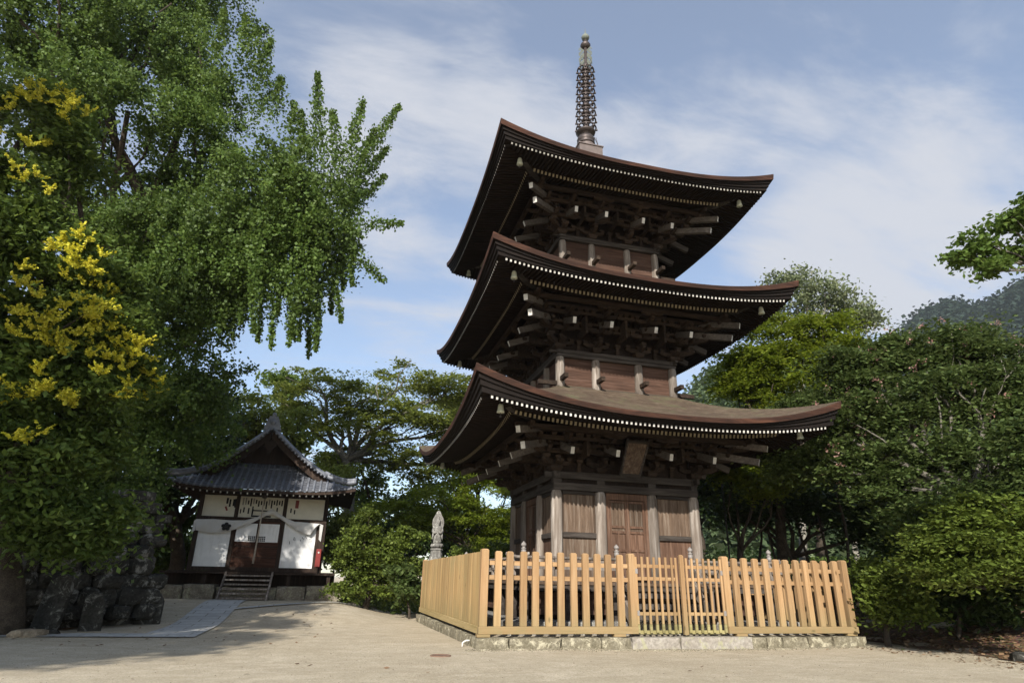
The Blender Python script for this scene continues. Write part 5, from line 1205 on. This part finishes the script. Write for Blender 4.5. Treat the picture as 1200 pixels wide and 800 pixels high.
# right hand side
tree('maple_tree', 'bright yellow green maple to the right of the middle roof', 'tree', at(905, 660, 22)[:2], 22, [(900,395,45,25,0), (955,390,45,22,.5), (880,425,35,25,-.3), (930,425,50,25,0), (990,400,30,20,.7), (880,455,30,20,0), (930,460,50,22,0), (985,440,40,30,.5), (860,440,20,15,0)], L_maple, 380, 130, .36, .18, .078, m_bark, tr=.17, up=.8, depth=.9)
alb, acl, act = tree('silk_tree', 'broad blue green tree with scattered pink blossoms right of the pagoda', 'tree', at(1130, 690, 19.5)[:2], 18, [(1000,440,45,35,0), (1060,412,45,28,.6), (1110,404,45,28,0), (970,500,40,30,-.6), (1040,480,50,40,-.4), (1100,460,50,40,-.4), (1165,412,45,36,.4), (1170,470,50,45,0), (1000,540,50,28,-.4), (1070,540,50,35,-.5), (1140,530,45,30,-.6), (1205,445,40,58,0), (1215,520,40,50,0), (930,540,40,18,0), (950,480,30,25,.2)], L_alb, 500, 175, .42, .14, .072, m_barkg, trunk=at(1140, 590, 17), tr=.15, up=.7, depth=.75)
pk = np.array([np.array(c)+(lambda d: d/np.linalg.norm(d)*np.array([1, -1 if False else 1, 1]))(RNG.normal(size=3))*np.array(r) for c, r in [acl[i] for i in RNG.integers(0, 9, 130)]])
pk = (pk[:, None]+RNG.normal(size=(len(pk), 14, 3))*.05).reshape(-1, 3); quad_mesh('blossoms', leaf_quads(pk, .035, .2)-np.array(alb.location), L_pink, alb)['kind'] = 'stuff'
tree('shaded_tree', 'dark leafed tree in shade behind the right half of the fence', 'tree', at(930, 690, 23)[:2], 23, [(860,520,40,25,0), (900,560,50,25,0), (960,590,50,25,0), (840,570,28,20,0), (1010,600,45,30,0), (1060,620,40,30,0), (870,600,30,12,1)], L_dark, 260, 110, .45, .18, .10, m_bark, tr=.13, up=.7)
tree('fresh_maple', 'light green maple spray hanging low beside the pagoda right wall', 'tree', at(850, 690, 19.5)[:2], 19.5, [(875,560,26,12,0), (905,572,26,12,0), (850,545,14,14,.4), (885,545,25,10,.5), (925,555,25,12,.5)], L_maple, 110, 70, .26, .2, .08, m_bark, tr=.07, up=.9)
tree('dark_broadleaf', 'dark broadleaf tree filling the right edge below the silk tree', 'tree', at(1170, 690, 19)[:2], 16, [(1130,590,45,25,.3), (1180,580,40,30,0), (1090,600,40,25,.6), (1210,540,30,60,0), (1060,570,40,30,1), (1205,620,30,30,0)], L_alb, 260, 120, .36, .18, .07, m_barkg, trunk=at(1150, 600, 16.2), tr=.15, up=.7)
tree('sunlit_shrub', 'sunlit low tree with layered leaves above the soil bank', 'bush', at(1165, 690, 19.5)[:2], 14.2, [(1110,640,36,16,0), (1150,635,38,18,0), (1110,668,30,12,-.2), (1150,668,38,14,-.2), (1195,650,35,26,0), (1085,655,22,10,.2), (1130,600,40,20,.6), (1190,600,40,25,.5), (1095,620,25,14,.4)], L_bush, 480, 60, .19, .22, .06, m_bark, tr=.06, up=.8)
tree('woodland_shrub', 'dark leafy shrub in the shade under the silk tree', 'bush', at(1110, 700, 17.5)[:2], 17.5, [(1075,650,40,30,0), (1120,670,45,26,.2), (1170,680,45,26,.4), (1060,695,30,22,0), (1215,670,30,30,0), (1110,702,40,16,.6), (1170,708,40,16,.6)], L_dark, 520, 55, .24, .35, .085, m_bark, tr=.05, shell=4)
tree('rounded_shrub', 'leafy green shrub against the right end of the picket fence', 'bush', at(1035, 725, 16.2)[:2], 16.2, [(1040,690,27,24,0), (1064,700,25,20,0), (1018,672,18,14,1.8), (1046,666,26,15,.4), (1034,714,17,12,0)], L_bush, 330, 50, .17, .4, .065, m_bark, tr=.06, up=.5, shell=4)
# slim trunks in the undergrowth
for i, (px, D, h) in enumerate(((868,21,1), (905,22.5,1), (930,21.5,1), (948,23,1), (972,22,1), (885,24,1), (1000,21,1))):
    p = at(px, 655, D); a = np.array([p[0], p[1], float(G(p[0], p[1]))]); r = empty('sapling', tuple(a), label=['slim bare trunk nearest the pagoda wall in the undergrowth', 'second slim trunk from the pagoda in the dark undergrowth', 'third slim trunk from the pagoda behind the fence', 'fourth slim trunk from the pagoda behind the fence', 'fifth slim trunk from the pagoda behind the fence', 'slim trunk farther back between the first two', 'slim trunk farthest right behind the fence'][i], cat='tree', group='slim trunks in the undergrowth')
    mt = MB(); limb(mt, (0,0,-.05), (RNG.normal()*.3, RNG.normal()*.3, 3.6), .06, .035, .03); mt.build('trunk', m_bark, r, fix=False)
    c0 = np.array([[0,0,3.6]])+RNG.normal(size=(400, 3))*np.array([.7,.7,.3]); quad_mesh('crown', leaf_quads(c0, .11, .7), L_dark, r)
# thin pale trees against the sky
tree('thin_birch', 'sparse pale tree rising above the bright maple', 'tree', at(935, 660, 27)[:2], 27, [(945,335,32,22,0), (915,330,18,12,0), (970,345,22,18,0), (940,365,35,18,0), (900,360,12,10,0)], L_birch, 48, 50, .35, .5, .085, m_barkp, trunk=at(938, 400, 27), tr=.13, up=.2, twigs=4)
tree('thin_birch', 'small sparse treetop between the birch and the mountain', 'tree', at(1000, 660, 28)[:2], 28, [(1000,362,22,10,0), (985,372,20,10,0), (1015,375,18,8,0)], L_birch, 24, 46, .35, .5, .09, m_barkp, tr=.1, up=.2)
# branch reaching in at the top right
tree('overhanging_tree', 'leafy branch reaching in at the top right edge', 'tree', (5.9, -9.5), 10.5, [(1150,290,26,16,0), (1180,262,26,18,0), (1125,303,18,10,0), (1195,295,22,16,.2), (1160,315,20,8,0), (1215,250,30,30,0), (1240,300,30,30,.3)], L_gink, 200, 30, .11, .4, .050, m_barkg, trunk=at(1290, 330, 10.8), tr=.055, up=.3, depth=.8, twigs=4, sub=7)
# fill: row of background trees closing the view behind everything
for i, (px, py, rx, ry, D, lab, lf) in enumerate(((620,520,60,60,45,'far broadleaf tree hidden mostly behind the pagoda body',L_zel), (560,480,40,40,44,'far tree whose crown shows beside the lowest roof tip',L_zel), (-60,560,90,90,30,'dark tree at the far left behind the stone wall',L_dark), (60,560,90,80,28,'dark tree behind the stone wall',L_dark), (1240,480,80,120,24,'dark tree beyond the right edge',L_dark), (820,560,60,60,36,'far dark tree right behind the pagoda',L_dark), (960,540,70,70,32,'dark tree in the wood behind the silk tree',L_dark), (1080,560,70,70,27,'dark tree deep in the wood at the right',L_dark))):
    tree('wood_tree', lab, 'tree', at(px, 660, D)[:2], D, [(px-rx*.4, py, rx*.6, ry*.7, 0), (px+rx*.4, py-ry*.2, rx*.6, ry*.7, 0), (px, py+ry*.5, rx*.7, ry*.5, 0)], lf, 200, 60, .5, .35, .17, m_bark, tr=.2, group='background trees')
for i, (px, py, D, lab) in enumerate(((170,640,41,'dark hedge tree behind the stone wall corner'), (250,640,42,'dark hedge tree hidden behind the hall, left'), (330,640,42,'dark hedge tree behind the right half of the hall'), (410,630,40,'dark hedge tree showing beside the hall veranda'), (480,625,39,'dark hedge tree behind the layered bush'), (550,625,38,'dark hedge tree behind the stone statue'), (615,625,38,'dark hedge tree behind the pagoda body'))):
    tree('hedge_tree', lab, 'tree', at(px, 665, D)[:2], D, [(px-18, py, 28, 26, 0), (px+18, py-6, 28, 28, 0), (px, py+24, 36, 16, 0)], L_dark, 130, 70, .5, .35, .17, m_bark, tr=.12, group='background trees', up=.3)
# undergrowth strip, sunlit behind the fence
def ground_cover(name, n, fx, size, mat, label, h=.35):
    P = fx(n); z = G(P[:, 0], P[:, 1]); C = np.stack([P[:, 0], P[:, 1], z+RNG.uniform(0, 1, len(P))**1.5*h], 1)
    tag(quad_mesh(name, leaf_quads(C, size, .5), mat), label, 'ground cover', kind='stuff')
def strip_pts(n):
    px = RNG.uniform(820, 1010, n); D = RNG.uniform(24, 33, n); return np.array([at(a, 655, d)[:2] for a, d in zip(px, D)])
ground_cover('undergrowth', 9000, strip_pts, .12, L_fern, 'sunlit low undergrowth seen through the dark wood behind the fence', 1.1)
def strip2(n): px = RNG.uniform(400, 640, n); D = RNG.uniform(23, 34, n); return np.array([at(a, 675, d)[:2] for a, d in zip(px, D)])
ground_cover('low_plants', 9000, strip2, .10, L_bush, 'low green plants along the far edge of the forecourt', .6)
def strip3(n):
    P = np.stack([RNG.uniform(4.6, 16, n*3), RNG.uniform(-13, 8, n*3)], 1); return P[soil_mask(P[:, 0], P[:, 1])][:n]
lit = leafmat('fallen_leaf', (.10,.06,.03), (.18,.11,.06), (.26,.18,.11), .1)
P = strip3(16000); C = np.stack([P[:, 0], P[:, 1], G(P[:, 0], P[:, 1])+.03], 1); tag(quad_mesh('leaf_litter', leaf_quads(C, .07, 1.6), lit), 'brown fallen leaves littering the soil bank on the right', 'leaf litter', kind='stuff')

P = np.concatenate([np.stack([RNG.uniform(3.6, 5.3, 260), RNG.uniform(-8.5, -4.3, 260)], 1), np.stack([RNG.uniform(-13, -6.5, 170), RNG.uniform(-3, 6, 170)], 1), np.stack([RNG.uniform(-10, 4, 22), RNG.uniform(-9, -4.4, 22)], 1)])
C = np.stack([P[:, 0], P[:, 1], G(P[:, 0], P[:, 1])+.012], 1); tag(quad_mesh('fallen_leaves', leaf_quads(C, .045, 2.2), lit), 'few dry brown leaves blown over the pale forecourt', 'fallen leaves', kind='stuff')
# garden lamp in the wood
lp = at(845, 556, 21); lx, ly, lz = map(float, lp); lg = float(G(lx, ly)); r = empty('garden_lamp', (lx, ly, lg), label='thin post lamp with flat conical shade beside the lowest eave', cat='lamp')
MB().lathe((0,0,lz-lg-.05), [(.28, 0), (.27, .02), (.08, .12), (.03, .17)], 18).build('shade', plain('grey_lamp_shade', (.38,.40,.44), .5, .3), r); MB().tube([(0,0,0), (0,0,lz-lg)], .028, 8).build('post', m_iron, r); MB().lathe((0,0,lz-lg-.14), [(.05,0),(.06,.05),(.04,.1)], 10).build('bulb', m_white, r)

# ------------------------------------------------------------------ hills
m_mount = None
m_hill, t, out = newmat('wooded_hill'); v = N(t, 'ShaderNodeTexCoord').outputs['Object']
a = noise(t, v, .35, 8, .75); col = ramp(t, a, [(.35, (.025,.045,.020)), (.52, (.055,.085,.035)), (.7, (.10,.14,.06))]).outputs[0]; principled(t, out, col, .95, bump(t, a, 1.0, 2.0), spec=.05)
m_mount, t, out = newmat('wooded_mountain'); v = N(t, 'ShaderNodeTexCoord').outputs['Object']
a = noise(t, v, .16, 9, .8); principled(t, out, ramp(t, a, [(.38, (.010,.020,.014)), (.52, (.026,.044,.026)), (.66, (.055,.08,.045))]).outputs[0], .95, bump(t, a, 1.0, 4.0), spec=.03)
def hill(name, azs, els, r0, r1, r2, seed, amp):
    az = np.radians(np.linspace(azs[0], azs[-1], 150)); el = np.interp(np.degrees(az), azs, els); rs = np.concatenate([np.linspace(r0, r1, 46), np.linspace(r1, r2, 12)[1:]])
    A, Rr = np.meshgrid(az, rs, indexing='ij'); E_ = np.tan(np.radians(np.repeat(el[:, None], len(rs), 1)))
    top = E_*r1; t_ = np.clip((Rr-r0)/(r1-r0), 0, 1); Z = top*(t_**.85); Z = np.where(Rr > r1, top*(1-.5*(Rr-r1)/(r2-r1)), Z)
    g = np.random.default_rng(seed); nz = np.zeros_like(Z)
    for f_, am in ((.03, 1.0), (.08, .5), (.21, .35), (.5, .3)):
        p = g.uniform(0, 6, 4); X = O[0]+Rr*np.sin(A); Y = O[1]+Rr*np.cos(A); nz += am*(np.sin(X*f_+p[0]+2*np.sin(Y*f_*.7+p[1]))*np.sin(Y*f_*1.1+p[2]))
    Z = Z+nz*amp*np.clip(t_*3, 0, 1)+g.normal(size=Z.shape)*amp*.3*np.clip(t_*3, 0, 1)+1.04
    X = O[0]+Rr*np.sin(A); Y = O[1]+Rr*np.cos(A); V = np.stack([X, Y, Z-3], -1); n0, n1 = X.shape; idx = np.arange(n0*n1).reshape(n0, n1)
    F = np.stack([idx[:-1, :-1], idx[:-1, 1:], idx[1:, 1:], idx[1:, :-1]], -1).reshape(-1, 4); me = bpy.data.meshes.new(name); me.from_pydata(V.reshape(-1, 3).tolist(), [], F.tolist()); me.materials.append(m_mount if name == 'mountain' else m_hill); me.polygons.foreach_set('use_smooth', [True]*len(me.polygons)); me.update()
    o = bpy.data.objects.new(name, me); COL.objects.link(o); o['kind'] = 'structure'; return V
Vh = hill('hill', [22, 27, 31, 34, 38, 42, 47, 52, 60, 75], [6, 12, 16.5, 19.2, 20.5, 20, 17.5, 15, 13, 12], 55, 130, 200, 2, .6)
Vm = hill('mountain', [10, 30, 38, 44, 48, 50, 51.5, 53, 54.5, 56, 57.5, 60, 70, 90], [4, 9, 12, 16, 18.4, 19.9, 20.8, 21.1, 20.4, 20.5, 21.3, 21.8, 20, 12], 260, 620, 900, 5, 1.6)
pts = Vh[:, 4:44].reshape(-1, 3); n = 70000; C = pts[RNG.integers(0, len(pts), n)]+RNG.normal(size=(n, 3))*np.array([.9, .9, .7]); 
L_hill = leafmat('hillside_leaf', (.05,.08,.035), (.085,.12,.055), (.13,.165,.08), .3)
tag(quad_mesh('hillside_wood', leaf_quads(C, .75, .6, 1.2), L_hill), 'pale green wooded hillside glimpsed between the pagoda eaves and the maple', 'wood', kind='stuff')
pm = Vm[18:120, 6:50].reshape(-1, 3); n = 60000; C = pm[RNG.integers(0, len(pm), n)]+RNG.normal(size=(n, 3))*np.array([4, 4, 1.2])
L_mnt = leafmat('mountain_leaf', (.018,.034,.022), (.032,.052,.032), (.05,.075,.045), .2)
tag(quad_mesh('mountain_wood', leaf_quads(C, 3.2, .6, 1.1), L_mnt), 'dark wooded mountain ridge showing over the trees at the right', 'wood', kind='stuff')
# ------------------------------------------------------------------ air
hb_ = MB(); hb_.box(-950, 950, -60, 950, -9, 420); hz = hb_.build('haze', [], fix=True)
m_, t, out = newmat('thin_air'); pv = N(t, 'ShaderNodeVolumePrincipled'); pv.inputs['Color'].default_value = (.86, .92, 1.0, 1); pv.inputs['Density'].default_value = .00018; pv.inputs['Anisotropy'].default_value = .2
t.links.new(pv.outputs[0], out.inputs['Volume']); hz.data.materials.append(m_); hz['kind'] = 'stuff'; hz['label'] = 'thin summer haze over the far mountain'
